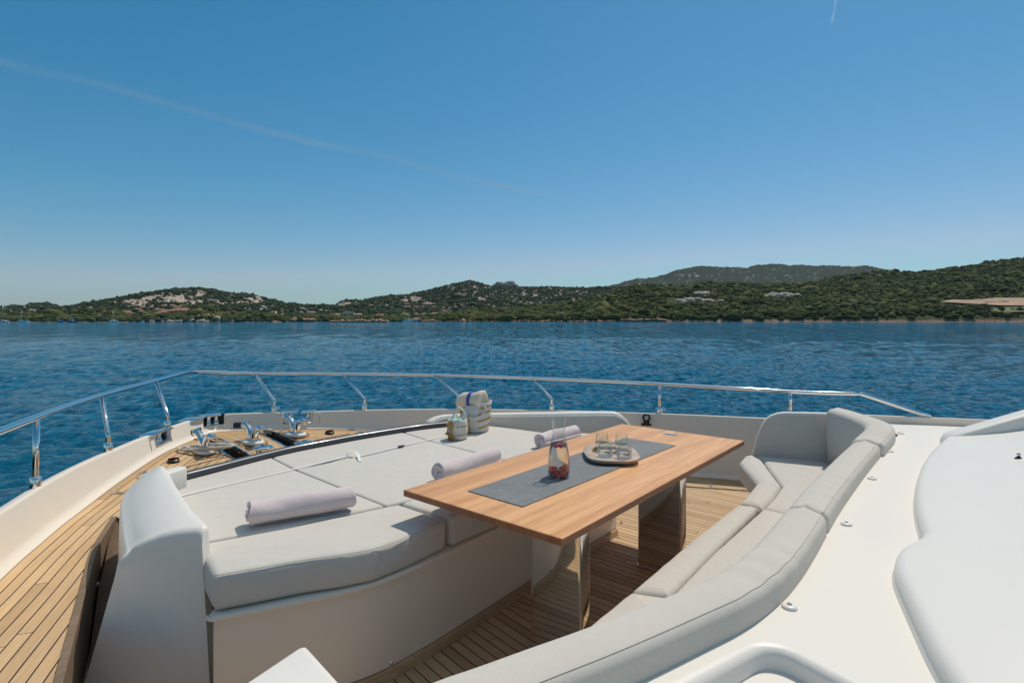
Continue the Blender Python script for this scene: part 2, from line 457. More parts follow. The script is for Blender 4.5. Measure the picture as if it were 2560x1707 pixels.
NR = [nrm(i) for i in range(len(CT))]
for _ in range(6): NR = [((NR[max(i-1, 0)]+NR[i]*2+NR[min(i+1, len(NR)-1)])).normalized() for i in range(len(NR))]
OPEN = [(383, 425), (505, 563), (708, 781)]
def bulwark_rings(i0, i1, fn):
    out = []
    for i in range(i0, i1+1):
        p = CT[i]; out.append([Vector((p.x, p.y, 0))+NR[i]*n+Vector((0, 0, z)) for n, z in fn(i)])
    return out
# refine the path so that opening edges fall on stations
def insert_station(px):
    for i in range(len(CTX)-1):
        if CTX[i] < px < CTX[i+1]:
            t = (px-CTX[i])/(CTX[i+1]-CTX[i]); q = ct_at(px); CT.insert(i+1, q); CTX.insert(i+1, px); NR.insert(i+1, NR[i].lerp(NR[i+1], t).normalized()); return
for a, b in OPEN:
    for px in (a, a+.6, b-.6, b): insert_station(px)
def prof(i):
    x = CTX[i]; zt = CT[i].z; op = any(a+.3 < x < b-.3 for a, b in OPEN)
    zi = .492 if op else zt
    zo = .484 if op else zt-.012
    base = dzu(uv(CT[i])[1]) if x < 1150 else 0.0
    r = .012
    return [(.10, -1.2), (.085, .30), (.078, zo-.012), (.066, zo), (.012, zi), (.004, zi-.004), (0, zi-.014), (-.022, base+.045), (-.034, base+.022), (-.058, base+.006), (-.075, base+.0045), (-.075, base-.2)]
bm = bmesh.new(); rings_mesh(bm, bulwark_rings(0, len(CT)-1, prof), False, False, loop=False)
bul = mk('bulwark', bm, M['gel_cream'], angle=50)
tag(bul, 'cream gelcoat bulwark curving round the whole foredeck under the railing', 'bulwark')
# panel joints in the bulwark
for px in (372, 799, 1330):
    i = min(range(len(CTX)), key=lambda k: abs(CTX[k]-px)); q = ct_at(px); n_ = NR[i]; tdir = Vector((-n_.y, n_.x, 0))
    bm = bmesh.new(); zb = dzu(uv(q)[1])
    L = Vector((0, 0, .598-zb-.05)) - n_*.021
    MM = Matrix((tdir, n_, Vector((0, 0, 1)))).transposed()
    a0 = Vector((q.x, q.y, 0))-n_*.0215+Vector((0, 0, zb+.05)); a1 = Vector((q.x, q.y, .594))
    if px < 1300:
        tube(bm, [a0-n_*.001, a1-n_*.001], .0032, 6); mk('panel_joint', bm, M['grey_seam'], bul)
# ---- deck sheets as fine grids in boat axes so that planking can follow the hull
CTXY = np.array([[p.x, p.y] for p in CT]); CTU = np.array([uv(p) for p in CT])
def dist_ct(pts, i0, i1):
    A = CTXY[i0:i1]; B = CTXY[i0+1:i1+1]; L = np.linalg.norm(B-A, axis=1); cum = np.concatenate([[0], np.cumsum(L)])
    best = np.full(len(pts), 1e9); al = np.zeros(len(pts))
    for k in range(len(A)):
        d = B[k]-A[k]; t = ((pts-A[k]) @ d)/(d@d)
        tc = np.clip(t, -50 if k == 0 else 0, 50 if k == len(A)-1 else 1)
        q = A[k]+tc[:, None]*d; dd = np.linalg.norm(pts-q, axis=1)
        m = dd < best; best[m] = dd[m]; al[m] = (cum[k]+tc*L[k])[m]
    return best, al
def inside(pts, poly):
    x, y = pts[:, 0], pts[:, 1]; r = np.zeros(len(pts), bool); n = len(poly)
    for i in range(n):
        x1, y1 = poly[i-1]; x2, y2 = poly[i]
        c = ((y1 > y) != (y2 > y)) & (x < (x2-x1)*(y-y1)/((y2-y1)+1e-12)+x1); r ^= c
    return r
hull_poly = [(p.x+NR[i].x*-.055, p.y+NR[i].y*-.055) for i, p in enumerate(CT)]
IB = min(range(len(CTX)), key=lambda k: abs(CTX[k]-497))      # bow
# the two anchor troughs, in boat axes
pa, pb = uv(PD(484, 1086.5)), uv(PD(608.5, 1145)); sa, sb = uv(PD(607, 1066.5)), uv(PD(737, 1114.5))
sP = (pa[0]+pb[0])/2; sS = (sa[0]+sb[0])/2; TW = .075
TR = [(sP-TW, sP+TW, pb[1]-.12, pa[1]+.3), (sS-TW, sS+TW, sb[1]-.12, sa[1]+.3)]
pad_fore = [P(473, 1190, .6), P(540, 1168, .6), P(607, 1152, .6), P(673, 1136, .6), P(740, 1121, .6), P(832, 1104, .6), P(900, 1091, .6), P(1000, 1075, .6), P(1112, 1061, .6)]
step = .03
pu = CTU[:IB+40]
ss = np.unique(np.concatenate([np.arange(-1.2, 5.4, step), [t for q in TR for t in q[:2]]])); us = np.arange(1.0, 7.6, step)
S_, U_ = np.meshgrid(ss, us); W_ = np.stack([S_*STB.x+U_*FWD.x, S_*STB.y+U_*FWD.y], -1)
sc, uc = (S_[:-1, :-1]+S_[1:, 1:])/2, (U_[:-1, :-1]+U_[1:, 1:])/2
wc = np.stack([sc*STB.x+uc*FWD.x, sc*STB.y+uc*FWD.y], -1).reshape(-1, 2)
hp = hull_poly+[(3.0, -3.0), (-4.0, -3.0)]
keep = inside(wc, hp).reshape(sc.shape)
for t in TR: keep &= ~((sc > t[0]) & (sc < t[1]) & (uc > t[2]))
# cut away the cockpit well (aft of the sunpad's forward edge, inboard of the port coaming)
padc = [(p.x, p.y) for p in [Vector((-1.9, 3.1, 0)), Vector((-1.93, 3.25, 0))]+pad_fore]
well = [(-2.12, 3.16)]+[(q_.x-.02, q_.y) for q_ in [P(x, y, DZ) for x, y in ((292, 1290), (270, 1325), (243, 1372), (222, 1450), (198, 1545), (178, 1625), (157, 1707), (120, 1850), (40, 2200))]]+[(-.3, -.6), (6, -1), (7, 6), (3.2, 5.9), (-.3, 5.35), (-.75, 5.0), (-1.1, 4.55), (-1.5, 4.1), (-1.9, 3.55), (-1.98, 3.1)]
keep &= ~inside(wc, well).reshape(sc.shape)
def grid_obj(name, keep, z, mat, fn, label=None):
    nu, ns = S_.shape; idx = np.arange(nu*ns).reshape(nu, ns)
    f = np.stack([idx[:-1, :-1], idx[:-1, 1:], idx[1:, 1:], idx[1:, :-1]], -1)[keep]
    used = np.unique(f); re = np.full(nu*ns, -1); re[used] = np.arange(len(used)); f = re[f]
    xy = W_.reshape(-1, 2)[used]; sv = S_.ravel()[used]; uu = U_.ravel()[used]
    al, ac = fn(xy, sv, uu)
    zz = z+0*sv if z is not None else np.array([dzu(q_) for q_ in uu])
    o = npmesh(name, np.column_stack([xy, zz]), f, mat, smooth=z is None)
    fattr(o.data, 'plank', np.column_stack([al, ac, 0*al]), 'FLOAT_VECTOR'); return o
dP, aP = None, None
def deck_planks(xy, s, u):
    dp, ap = dist_ct(xy, 0, IB); ds, as_ = dist_ct(xy, IB, len(CT)-60)
    ac = np.where(s < sP, dp-.075, np.where(s > sS, ds-.075+.02, s-sP)); al = np.where(s < sP, ap, np.where(s > sS, as_+30, u+60))
    return al, ac
deck = grid_obj('deck', keep, None, M['teak'], deck_planks); tag(deck, kind='structure')
# cockpit floor
keepf = inside(wc, hp).reshape(sc.shape)
S0, U0 = S_, U_
ss = np.arange(-1.0, 7.5, .04); us = np.arange(-1.5, 6.2, .04)
S_, U_ = np.meshgrid(ss, us); W_ = np.stack([S_*STB.x+U_*FWD.x, S_*STB.y+U_*FWD.y], -1)
sc, uc = (S_[:-1, :-1]+S_[1:, 1:])/2, (U_[:-1, :-1]+U_[1:, 1:])/2
wc = np.stack([sc*STB.x+uc*FWD.x, sc*STB.y+uc*FWD.y], -1).reshape(-1, 2)
keepf = (inside(wc, hp) & inside(wc, [(-2.4, 3.6), (-2.3, 2), (-1.6, .2), (6, 0), (9, 6), (3, 6.5), (-.5, 5.5)])).reshape(sc.shape)
bp_ = P(1262, 1510, 0); sB = uv(bp_)[0]
def floor_planks(xy, s, u):
    d = np.array([math.cos(R(131.0)), math.sin(R(131.0))])   # fanned planks on the port side
    al = xy@d; ac = xy@np.array([-d[1], d[0]])
    return np.where(s < sB, al, u), np.where(s < sB, ac, s)
cf = grid_obj('cockpit_floor', keepf, 0.0, M['teak_in'], floor_planks); tag(cf, kind='structure')
# margin boards on the foredeck (pale straight planks)
bm = bmesh.new()
def board(x0, y0, x1, y1, wd):
    rg = []
    for k in range(9):
        p = PD(x0+(x1-x0)*k/8, y0+(y1-y0)*k/8, .003); q = PD(x0+(x1-x0)*k/8+.5*(x1-x0), y0+(y1-y0)*k/8+.5*(y1-y0), .003); dd = (q-p); dd.z = 0; dd.normalize(); n = Vector((-dd.y, dd.x, 0))*wd/2
        rg.append([p+n, p-n, p-n+Vector((0, 0, .002)), p+n+Vector((0, 0, .002))])
    rings_mesh(bm, rg)
board(345, 1196, 545, 1143.5, .05); board(735, 1108, 872, 1082.5, .05)
mb = mk('deck_margin', bm, M['trim_wood']); tag(mb, kind='structure')
# troughs
def trough(k, label):
    s0, s1, u0, u1 = TR[k]; u1 = min(u1, 7.4)
    t = thing('anchor_trough', label, 'trough', boat((s0+s1)/2, u0, DZ), 'anchor chain troughs')
    q = [boat(s0, u0), boat(s1, u0), boat(s1, u1), boat(s0, u1)]
    # clip the far end at the bulwark
    far = []
    for s in (s0, s1):
        u = u1
        while not inside(np.array([[boat(s, u).x, boat(s, u).y]]), hp)[0] and u > u0: u -= .02
        far.append(u+.08)
    bm = bmesh.new()
    A = [boat(s0, u0), boat(s1, u0), boat(s1, far[1]), boat(s0, far[0])]
    for a_ in A: a_.z = dzu(uv(a_)[1])
    def quad(a, b):
        bm.faces.new([bm.verts.new((a.x, a.y, a.z-.16)), bm.verts.new((b.x, b.y, b.z-.16)), bm.verts.new((b.x, b.y, b.z-.002)), bm.verts.new((a.x, a.y, a.z-.002))])
    def wall(sv, u0_, u1_):
        n_ = 8
        for i_ in range(n_):
            p_, q_ = boat(sv, u0_+(u1_-u0_)*i_/n_), boat(sv, u0_+(u1_-u0_)*(i_+1)/n_); p_.z = dzu(uv(p_)[1]); q_.z = dzu(uv(q_)[1]); quad(p_, q_)
    quad(A[0], A[1]); quad(A[2], A[3]); wall(s0, u0, far[0]); wall(s1, u0, far[1])
    for i_ in range(8):
        f_ = []
        for s_, fu, k_ in ((s0, far[0], i_), (s1, far[1], i_), (s1, far[1], i_+1), (s0, far[0], i_+1)):
            p_ = boat(s_, u0+(fu-u0)*k_/8); f_.append(bm.verts.new((p_.x, p_.y, dzu(uv(p_)[1])-.16)))
        bm.faces.new(f_)
    mk('well', bm, M['dark'], t, smooth=False)
    def strip(sv, fu):
        bm = bmesh.new(); rg = []; n = STB*.010
        for k_ in range(9):
            p_ = boat(sv, u0+(fu-u0)*k_/8); p_.z = dzu(uv(p_)[1]); rg.append([p_-n+Vector((0, 0, -.03)), p_-n+Vector((0, 0, .006)), p_+n+Vector((0, 0, .006)), p_+n+Vector((0, 0, -.03))])
        rings_mesh(bm, rg); mk('edge_strip', bm, M['steel'], t, angle=40)
    strip(s0, far[0]-.05); strip(s1, far[1]-.05)
    # rusty chain at the inboard end
    bm = bmesh.new(); L = 0.0; i = 0; c0 = boat((s0+s1)/2, u0+.04)
    while L < .75:
        c = boat((s0+s1)/2+random.uniform(-.012, .012), u0+.04+L, dzu(u0+.04+L)-.115+random.uniform(0, .02))
        tilt = (i % 2)*math.pi/2
        pts = []
        for a in range(12):
            an = 2*math.pi*a/12; e = Vector((math.cos(an)*.026, math.sin(an)*.015, 0))
            e = Matrix.Rotation(tilt, 3, 'X') @ e; e = Matrix.Rotation(math.atan2(FWD.y, FWD.x), 3, 'Z') @ e; pts.append(c+e)
        pts.append(pts[0]); tube(bm, pts, .0065, 6, False); L += .037; i += 1
    ch = mk('anchor_chain', bm, M['chain']); tag(ch, 'rusty anchor chain lying in the %s trough' % ('left' if k == 0 else 'right'), 'chain', 'anchor chains')
    return t
M['chain'] = simple('rusty_chain', (.17, .12, .075), .65, .5, .5, 60)
trough(0, 'dark steel-edged chain trough beside the cleat with the coiled rope')
trough(1, 'dark steel-edged chain trough between the middle and right cleats')
# ---- roller fairleads let into the bulwark
def hourglass(r, h): return [(0, 0), (r*1.15, 0), (r*1.15, .006), (r*.98, h*.12), (r*.72, h*.35), (r*.66, h*.5), (r*.72, h*.65), (r*.98, h*.88), (r*1.15, h-.006), (r*1.15, h), (0, h)]
def idx_at(px): return min(range(len(CTX)), key=lambda k: abs(CTX[k]-px))
def fairlead(a, b, rollers, caps, label, wide=.0, back=None):
    q = ct_at((a+b)/2); n_ = NR[idx_at((a+b)/2)]
    t = thing('roller_fairlead', label, 'fairlead', (q.x, q.y, .49), 'steel roller fairleads in the bulwark')
    i0, i1 = idx_at(a+.6), idx_at(b-.6)
    bm = bmesh.new()
    def lining(i):
        return [(.10, .48), (.10, .497), (-.006, .500), (-.010, .497), (-.010, .48)]
    rings_mesh(bm, bulwark_rings(i0, i1, lining), False, False, loop=False)
    for i, sgn in ((i0, 1), (i1, -1)):        # side cheeks
        c = CT[i]; tn = (CT[min(i+1, len(CT)-1)]-CT[i-1]).normalized()*sgn
        MM = Matrix((tn, NR[i], Vector((0, 0, 1)))).transposed()
        box(bm, Vector((c.x, c.y, .546))+NR[i]*.042+tn*.004, (.006, .105, .10), M=MM, bev=.002)
    # raised rim on the inboard face
    rim = [];
    for i in range(i0, i1+1): rim.append(CT[i]+NR[i]*-.021+Vector((0, 0, .494-CT[i].z)))
    e0 = CT[i0]+NR[i0]*-.006; e1 = CT[i1]+NR[i1]*-.006
    path = [Vector((e0.x, e0.y, .596))]+[Vector((e0.x, e0.y, .51))]+rim[1:-1]+[Vector((e1.x, e1.y, .51)), Vector((e1.x, e1.y, .596))]
    tube(bm, path, .0045, 8)
    mk('frame', bm, M['steel'], t, angle=40)
    bm = bmesh.new()
    def backing(i): return [(.088, .49), (.088, .592), (.094, .592), (.094, .49)]
    if back:
        rings_mesh(bm, bulwark_rings(i0, i1, backing), True, True); mk('back_plate', bm, M[back], t, angle=40)
    else: bm.free()
    for px, off in rollers:
        i = idx_at(px); c = ct_at(px)+NR[i]*off; bm = bmesh.new()
        lathe(bm, hourglass(.034, .094), 24, (c.x, c.y, .500)); mk('roller', bm, M['steel'], t)
    for p0, p1 in caps:
        bm = bmesh.new(); A, B = ct_at(p0), ct_at(p1); na, nb = NR[idx_at(p0)], NR[idx_at(p1)]
        o = .082+wide*.6
        poly = [(A-na*.02)[:2], (B-nb*.02)[:2], (B+nb*o)[:2], (A+na*o)[:2]]
        prism(bm, poly, .590, .6035, .004, 2); mk('cap_plate', bm, M['steel'], t, angle=40)
    return t
fairlead(383, 425, [(397, .05), (410, .05)], [(375, 428)], 'steel fairlead with two rollers set in the port bulwark before the plug', back='steel_b')
fairlead(505, 563, [(524, .03), (543, .04), (533, .09)], [(476, 512), (514, 553)], 'largest steel fairlead with dark rollers at the tip of the bow', .06, 'dark')
fairlead(708, 781, [(724, .05), (769, .05)], [(700, 744), (753, 786)], 'steel fairlead with a gap between two rollers behind the farthest cleat')
# ---- hawse slots at the foot of the bulwark: solid blocks, inner shade painted near-black
for px0, px1, lab in ((472, 495, 'dark block standing for the shaded slot at the foot of the bulwark where the left trough ends'), (585, 626, 'dark block standing for the shaded slot at the foot of the bulwark where the right trough ends')):
    i = idx_at((px0+px1)/2); A, B = ct_at(px0), ct_at(px1)
    bm = bmesh.new(); na, nb = NR[idx_at(px0)], NR[idx_at(px1)]
    poly = [(A-na*.034)[:2], (B-nb*.034)[:2], (B+nb*.01)[:2], (A+na*.01)[:2]]; zb = dzu(uv(A)[1])
    prism(bm, poly, zb-.1, zb+.075, .008, 2); o = mk('hawse_shade_block', bm, M['dark'], angle=40); tag(o, lab, 'slot')
# ---- railing
def post_top(base, tx, ty, vertical=False):
    if vertical: r = 0.0
    else:
        rr = (tx-CX)/F; r = (rr*base.y-base.x)/(FWD.x-rr*FWD.y)
    p = base+FWD*r; return Vector((p.x, p.y, HC-(ty-HY)*p.y/F))
posts = [(109, 92, 1043), (284.5, 254, 988), (429.5, 390, 951), (683, 637, 934), (910.5, 855, 935), (1150, 1085, 938), (1379, 1331, 946), (1649.5, 1650, 960), (1978, 1978, 979)]
rail_t = thing('bow_railing', 'polished steel railing with one top tube on raked posts running round the bow', 'railing', ct_at(560))
tops = []; bases = []
for k, (bx, tx, ty) in enumerate(posts):
    q = ct_at(bx); n_ = NR[idx_at(bx)]; b = Vector((q.x, q.y, q.z-.004))+n_*.038; bases.append(b); tops.append(post_top(b, tx, ty, k >= 7))
bowc = ct_at(512)+NR[idx_at(512)]*.04; bow = post_top(bowc, 470, 930.5)
endp = ct_at(2329)+NR[idx_at(2329)]*.03; endp.z = .672
start = tops[0]+(tops[0]-tops[1])*1.0; start.x += .12; s2 = start+(start-tops[0])*1.2; s2.x += .35
bd = XZ(2150, 985, stb_aft(2150).y)
path = cr([s2, start, tops[0], tops[1], tops[2]], 8)[:-1]+cr([tops[2], bow+Vector((-.0, -.03, .0)), bow+Vector((.12, .0, .003)), tops[3]], 8)[:-1]+cr([tops[3], tops[4], tops[5], tops[6], tops[7], tops[8], bd], 8)[:-1]
path += cr([bd, bd+(endp-bd)*.08+Vector((0, 0, .004)), endp], 6)
bm = bmesh.new(); tube(bm, path, .0195, 16, sx=1.15); mk('top_rail', bm, M['steel'], rail_t)
for k, (b, t) in enumerate(zip(bases, tops)):
    bm = bmesh.new()
    if k >= 7: pts = [b+Vector((0, 0, .01)), t]
    else:
        d = (t-(b+Vector((0, 0, .10)))).normalized(); kn = b+Vector((0, 0, .115))
        pts = [b+Vector((0, 0, .0)), b+Vector((0, 0, .07)), b+Vector((0, 0, .095))]+[kn.lerp(b+Vector((0, 0, .095)), .6), kn+(t-kn)*.04, kn+(t-kn)*.10, kn+(t-kn)*.2, t]
        pts = [pts[0], pts[1]]+cr([pts[1], kn, kn+(t-kn)*.12], 5)[1:]+[t]
    tube(bm, pts, .0165, 14); po = mk('rail_post', bm, M['steel'], rail_t)
    if k != 8:
        bm = bmesh.new(); lathe(bm, [(.0, 0), (.0275, 0), (.0285, .004), (.0285, .062), (.026, .066), (.0165, .067)], 24, b-Vector((0, 0, .006)))
        if k in (3, 7):
            tube(bm, [b+Vector((.026, -.0, .045))+Vector((math.cos(a)*.014+.014, 0, math.sin(a)*.014)) for a in [2*math.pi*i/12 for i in range(13)]], .005, 6, False)
        mk('socket', bm, M['steel'], po)
# black lamp bracket clipped to the starboard bulwark
q = XZ(1616, 1064, ct_at(1616).y-.05); n_ = NR[idx_at(1616)]; br = thing('ring_bracket', 'black ring-shaped bracket clipped to the inner face of the far bulwark', 'bracket', q)
tn = Vector((-n_.y, n_.x, 0)); MM = Matrix((tn, n_, Vector((0, 0, 1)))).transposed()
bm = bmesh.new(); box(bm, q+Vector((0, 0, .026)), (.062, .03, .05), M=MM, bev=.005)
box(bm, q+Vector((0, 0, .014)), (.106, .022, .024), M=MM, bev=.006); mk('clamp_block', bm, M['black'], br, angle=35)
bm = bmesh.new(); c = q+Vector((0, 0, .082)); tube(bm, [c+tn*math.cos(a)*.031+Vector((0, 0, math.sin(a)*.031)) for a in [2*math.pi*i/28 for i in range(29)]], .0105, 10, False); mk('ring', bm, M['black'], br)

# ---- deck gear
def cleat(pos, yaw, label):
    t = thing('mooring_cleat', label, 'cleat', (0, 0, 0), 'steel mooring cleats on the foredeck')
    bm = bmesh.new(); e = [Vector((math.copysign(abs(math.cos(a))**.7, math.cos(a))*.108, math.copysign(abs(math.sin(a))**.7, math.sin(a))*.062)) for a in [2*math.pi*k/36 for k in range(36)]]
    prism(bm, e, .0, .020, .010, 4); mk('base_plate', bm, M['gel'], t)
    bm = bmesh.new(); e2 = [p*.72 for p in e]; prism(bm, e2, .015, .028, .006, 3); mk('pad', bm, M['steel'], t)
    for sgn, nm in ((1, 'horn'), (-1, 'horn')):
        bm = bmesh.new()
        pth = cr([Vector((sgn*.028, 0, .02)), Vector((sgn*.032, 0, .06)), Vector((sgn*.055, 0, .098)), Vector((sgn*.096, 0, .118)), Vector((sgn*.138, 0, .116))], 6)
        tube(bm, pth, [.026-.004*math.sin(i/len(pth)*math.pi) for i in range(len(pth))], 16); mk(nm, bm, M['steel'], t)
    bm = bmesh.new(); tube(bm, [(-.03, 0, .05), (.03, 0, .05)], .016, 12); mk('neck', bm, M['steel'], t)
    t.location = pos; t.rotation_euler = (0, 0, yaw); t.scale = (1.25,)*3; return t
YF = math.atan2(FWD.y, FWD.x)
c1 = PD(510, 1129, .004); c2 = PD(632, 1107, .004); c3 = PD(738, 1087, .004)
cl = cleat(c1, YF, 'steel cleat nearest the port bulwark with a rope coiled round it')
copy_thing(cl, c2, YF, 'middle steel cleat on the teak between the two troughs')
copy_thing(cl, c3, YF, 'farthest steel cleat, behind the farther capstan')
for c, k in ((c1, 0), (c2, 1), (c3, 2)):
    bm = bmesh.new(); pts = [c+Matrix.Rotation(YF, 3, 'Z') @ Vector((math.cos(a)*.165, math.sin(a)*.115, .0015)) for a in [2*math.pi*i/40 for i in range(41)]]
    tube(bm, pts, .0028, 6, False); o = mk('deck_caulking', bm, M['caulk']); tag(o, kind='structure')
def capstan(pos, label):
    t = thing('capstan', label, 'capstan', (0, 0, 0), 'steel capstans behind the sunpad')
    bm = bmesh.new(); lathe(bm, [(.0, 0), (.085, 0), (.085, .012), (.064, .03), (.056, .06), (.056, .085), (.064, .115), (.072, .128)], 40); mk('drum', bm, M['steel'], t)
    bm = bmesh.new(); lathe(bm, [(.072, .126), (.09, .134), (.093, .142), (.086, .150), (.05, .157), (.0, .159)], 40); mk('cap', bm, M['steel'], t)
    bm = bmesh.new()
    lathe(bm, [(.018, .1575), (.018, .1605), (.006, .1605), (.0, .1585)], 12, capb=False)
    mk('cap_recess', bm, M['dark'], t)
    t.location = pos; t.scale = (.86, .86, .97); return t
k1 = P(658, 1113, .515); k2 = P(762, 1096.5, .525)
cp = capstan((k1.x, k1.y, dzu(uv(k1)[1])+.002), 'nearer steel capstan in front of the middle cleat')
copy_thing(cp, (k2.x, k2.y, dzu(uv(k2)[1])+.002), None, 'farther steel capstan beside the right-hand trough')
def plug(p, label):
    t = thing('filler_cap', label, 'deck plug', p, 'black plugs on the foredeck')
    bm = bmesh.new(); lathe(bm, [(0, 0), (.045, 0), (.045, .012), (.036, .02), (.0, .021)], 24, p); box(bm, p+Vector((0, 0, .026)), (.075, .012, .01), rz=.6, bev=.003); mk('cap', bm, M['black'], t, angle=40)
    bm = bmesh.new(); box(bm, p+Vector((0, 0, .032)), (.03, .012, .004), rz=.6, bev=.001); mk('marker', bm, M['red'], t, False)
plug(PD(433.5, 1153.5, .003), 'black plug with red mark on the teak beyond the port coaming')
plug(PD(824, 1083, .003), 'black plug with red mark near the far bulwark')
def fitting(p, rz, label):
    bm = bmesh.new(); box(bm, p+Vector((0, 0, .003)), (.09, .026, .008), rz=rz, bev=.002); box(bm, p+Vector((0, 0, .010)), (.03, .012, .01), rz=rz, bev=.002)
    o = mk('hatch_hinge', bm, M['steel_b'], angle=35); tag(o, label, 'hinge', 'flush deck hinges')
fitting(PD(361, 1182), .3, 'small steel hinge at the far outer end of the port coaming')
fitting(PD(293, 1233.5), .3, 'small steel hinge on the side deck beside the port coaming')
fitting(PD(899, 1082), .9, 'small steel hinge on the teak near the dark rail and far bulwark')
# ---- ropes
def m_rope():
    n = NT('laid_rope'); g = n.geo(); wv = n.n('ShaderNodeTexWave', Vector=g, Scale=42, Distortion=2.0).outputs['Fac']
    n.pbr(n.mix(wv, (.78, .73, .64, 1), (.52, .47, .39, 1)), .9, 0, n.bump(wv, .8, .003), .2); return n.m
M['rope'] = m_rope()
def rope(pts, r, label, n=7):
    bm = bmesh.new(); pth = cr(pts, n); tube(bm, pth, r, 8); o = mk('rope', bm, M['rope']); return tag(o, label, 'rope', 'mooring ropes on the foredeck')
pts = []; rr = random.Random(4)
for i in range(36):
    a = i*.62; k = .09+.055*math.sin(i*.37)+rr.uniform(-.012, .012)
    e = Vector((math.cos(a)*(k+.05)*1.15, math.sin(a)*k*.75, .022+.0011*i+rr.uniform(0, .006)))
    sh = Vector((.0, -.0, 0)) if i < 20 else Vector((.17, -.04, 0))*min(1, (i-20)/6)
    pts.append(c1+e+sh)
rope(pts, .0105, 'beige rope coiled round the cleat nearest the port bulwark', 5)
rope([c3+Vector(v) for v in ((-.16, -.02, .03), (-.18, .06, .02), (-.12, .10, .05), (-.02, .06, .09), (.04, .03, .1), (.02, -.03, .05), (-.03, .02, .03))], .008, 'beige rope looped over the farthest cleat')

# ---- port coaming (white moulding between side deck and sunpad)
pc = thing('port_coaming', 'tall white moulded coaming between the port side deck and the sunpad', 'coaming', (-1.4, 2.2, 0))
ZC = .72
Lx = [(374, 1180, .70), (345, 1193, .66), (318, 1217, .63), (304, 1240, .615), (299, 1268, .61), (302, 1325, .61), (311, 1374, .61)]
Rx = [(421, 1174), (428, 1188), (440, 1210), (454, 1232), (483, 1275), (508, 1297), (522, 1311)]
Lp = cr([P(x, y, z) for x, y, z in Lx], 4); Rp = cr([P(x, y, ZC) for x, y in Rx], 4)
def csec(l, r_, lb, rb, drop=0.0):
    ax = (r_-l); w_ = Vector((ax.x, ax.y, 0)).normalized(); pts = [Vector((lb.x, lb.y, 0)), Vector((lb.x, lb.y, 0)).lerp(Vector((l.x, l.y, l.z-.035-drop)), .9), Vector((l.x, l.y, l.z-.035-drop))]
    for k in range(1, 5):
        a_ = k/4*math.pi/2; pts.append(Vector((l.x, l.y, l.z-.035-drop))+w_*(.035*(1-math.cos(a_)))+Vector((0, 0, .035*math.sin(a_))))
    for k in range(1, 6):
        s_ = k/6; q_ = l.lerp(r_, s_); pts.append(Vector((q_.x, q_.y, q_.z-drop+.03*math.sin(s_*math.pi))))
    for k in range(4, -1, -1):
        a_ = k/4*math.pi/2; pts.append(Vector((r_.x, r_.y, r_.z-.025-drop))-w_*(.025*(1-math.cos(a_)))+Vector((0, 0, .025*math.sin(a_))))
    pts.append(Vector((rb.x, rb.y, 0))); return pts
rg = []; n_ = len(Lp)
for i in range(n_):
    l, r_ = Lp[i], Rp[i]; lb = l+Vector((-.02, 0, 0)); rb = r_+Vector((.03, .0, 0)); rg.append(csec(l, r_, lb, rb))
nc = Vector((-.15, -.99, 0)).normalized(); l, r_ = Lp[-1], Rp[-1]
for k in range(1, 6):
    a_ = k/5*math.pi/2; s_ = nc*(.04*math.sin(a_)); rg.append(csec(l+s_, r_+s_+Vector((.0, 0, 0)), l+s_*1.5+Vector((-.12*k/5, -.03*k/5, 0)), r_+s_*1.2+Vector((.06*k/5, -.03*k/5, 0)), .04*(1-math.cos(a_))))
fc = -nc; l, r_ = Lp[0], Rp[0]; pre = []
for k in range(4, 0, -1):
    a_ = k/4*math.pi/2; s_ = fc*(.03*math.sin(a_)); pre.append(csec(l+s_, r_+s_, l+s_+Vector((-.02, 0, 0)), r_+s_, .03*(1-math.cos(a_))))
bm = bmesh.new(); rows = [[bm.verts.new(p) for p in q] for q in rg]
for r0, r1 in zip(rows, rows[1:]):
    for i in range(len(r0)-1): bm.faces.new((r0[i], r0[i+1], r1[i+1], r1[i]))
bm.faces.new(rows[0]); bm.faces.new(rows[-1])
mk('moulding', bm, M['gel'], pc, angle=60)
bm = bmesh.new(); A, B = P(424, 1180, ZC), P(470, 1164, ZC); d = (B-A).normalized(); n_ = Vector((-d.y, d.x, 0))
poly = round_poly([(A+d*-.03)[:2], (B-n_*.0)[:2], (B+n_*.075)[:2], (A+d*-.03+n_*.075)[:2]], .018)
prism(bm, poly, .5, ZC-.0025, .014, 4); mk('corner_upstand', bm, M['gel'], pc)
# raised teak plinth outboard of the coaming
tl = [(290, 1300, 330, .33), (272, 1350, 330, .29), (262, 1400, 318, .24), (248, 1458, 300, .18), (236, 1540, 290, .11), (226, 1620, 275, .05), (216, 1707, 262, .01), (196, 1850, 244, .01)]
bm = bmesh.new(); rg = []
for x, y, x2, z in tl:
    l = P(x, y, z); r_ = P(x2, y, z); rg.append([Vector((l.x, l.y, -.05)), l-Vector((0, 0, .004)), l+Vector((.004, 0, 0)), r_, Vector((r_.x, r_.y, -.05))])
rings_mesh(bm, rg); pln = mk('teak_plinth', bm, M['riser_wood'], pc, angle=50)
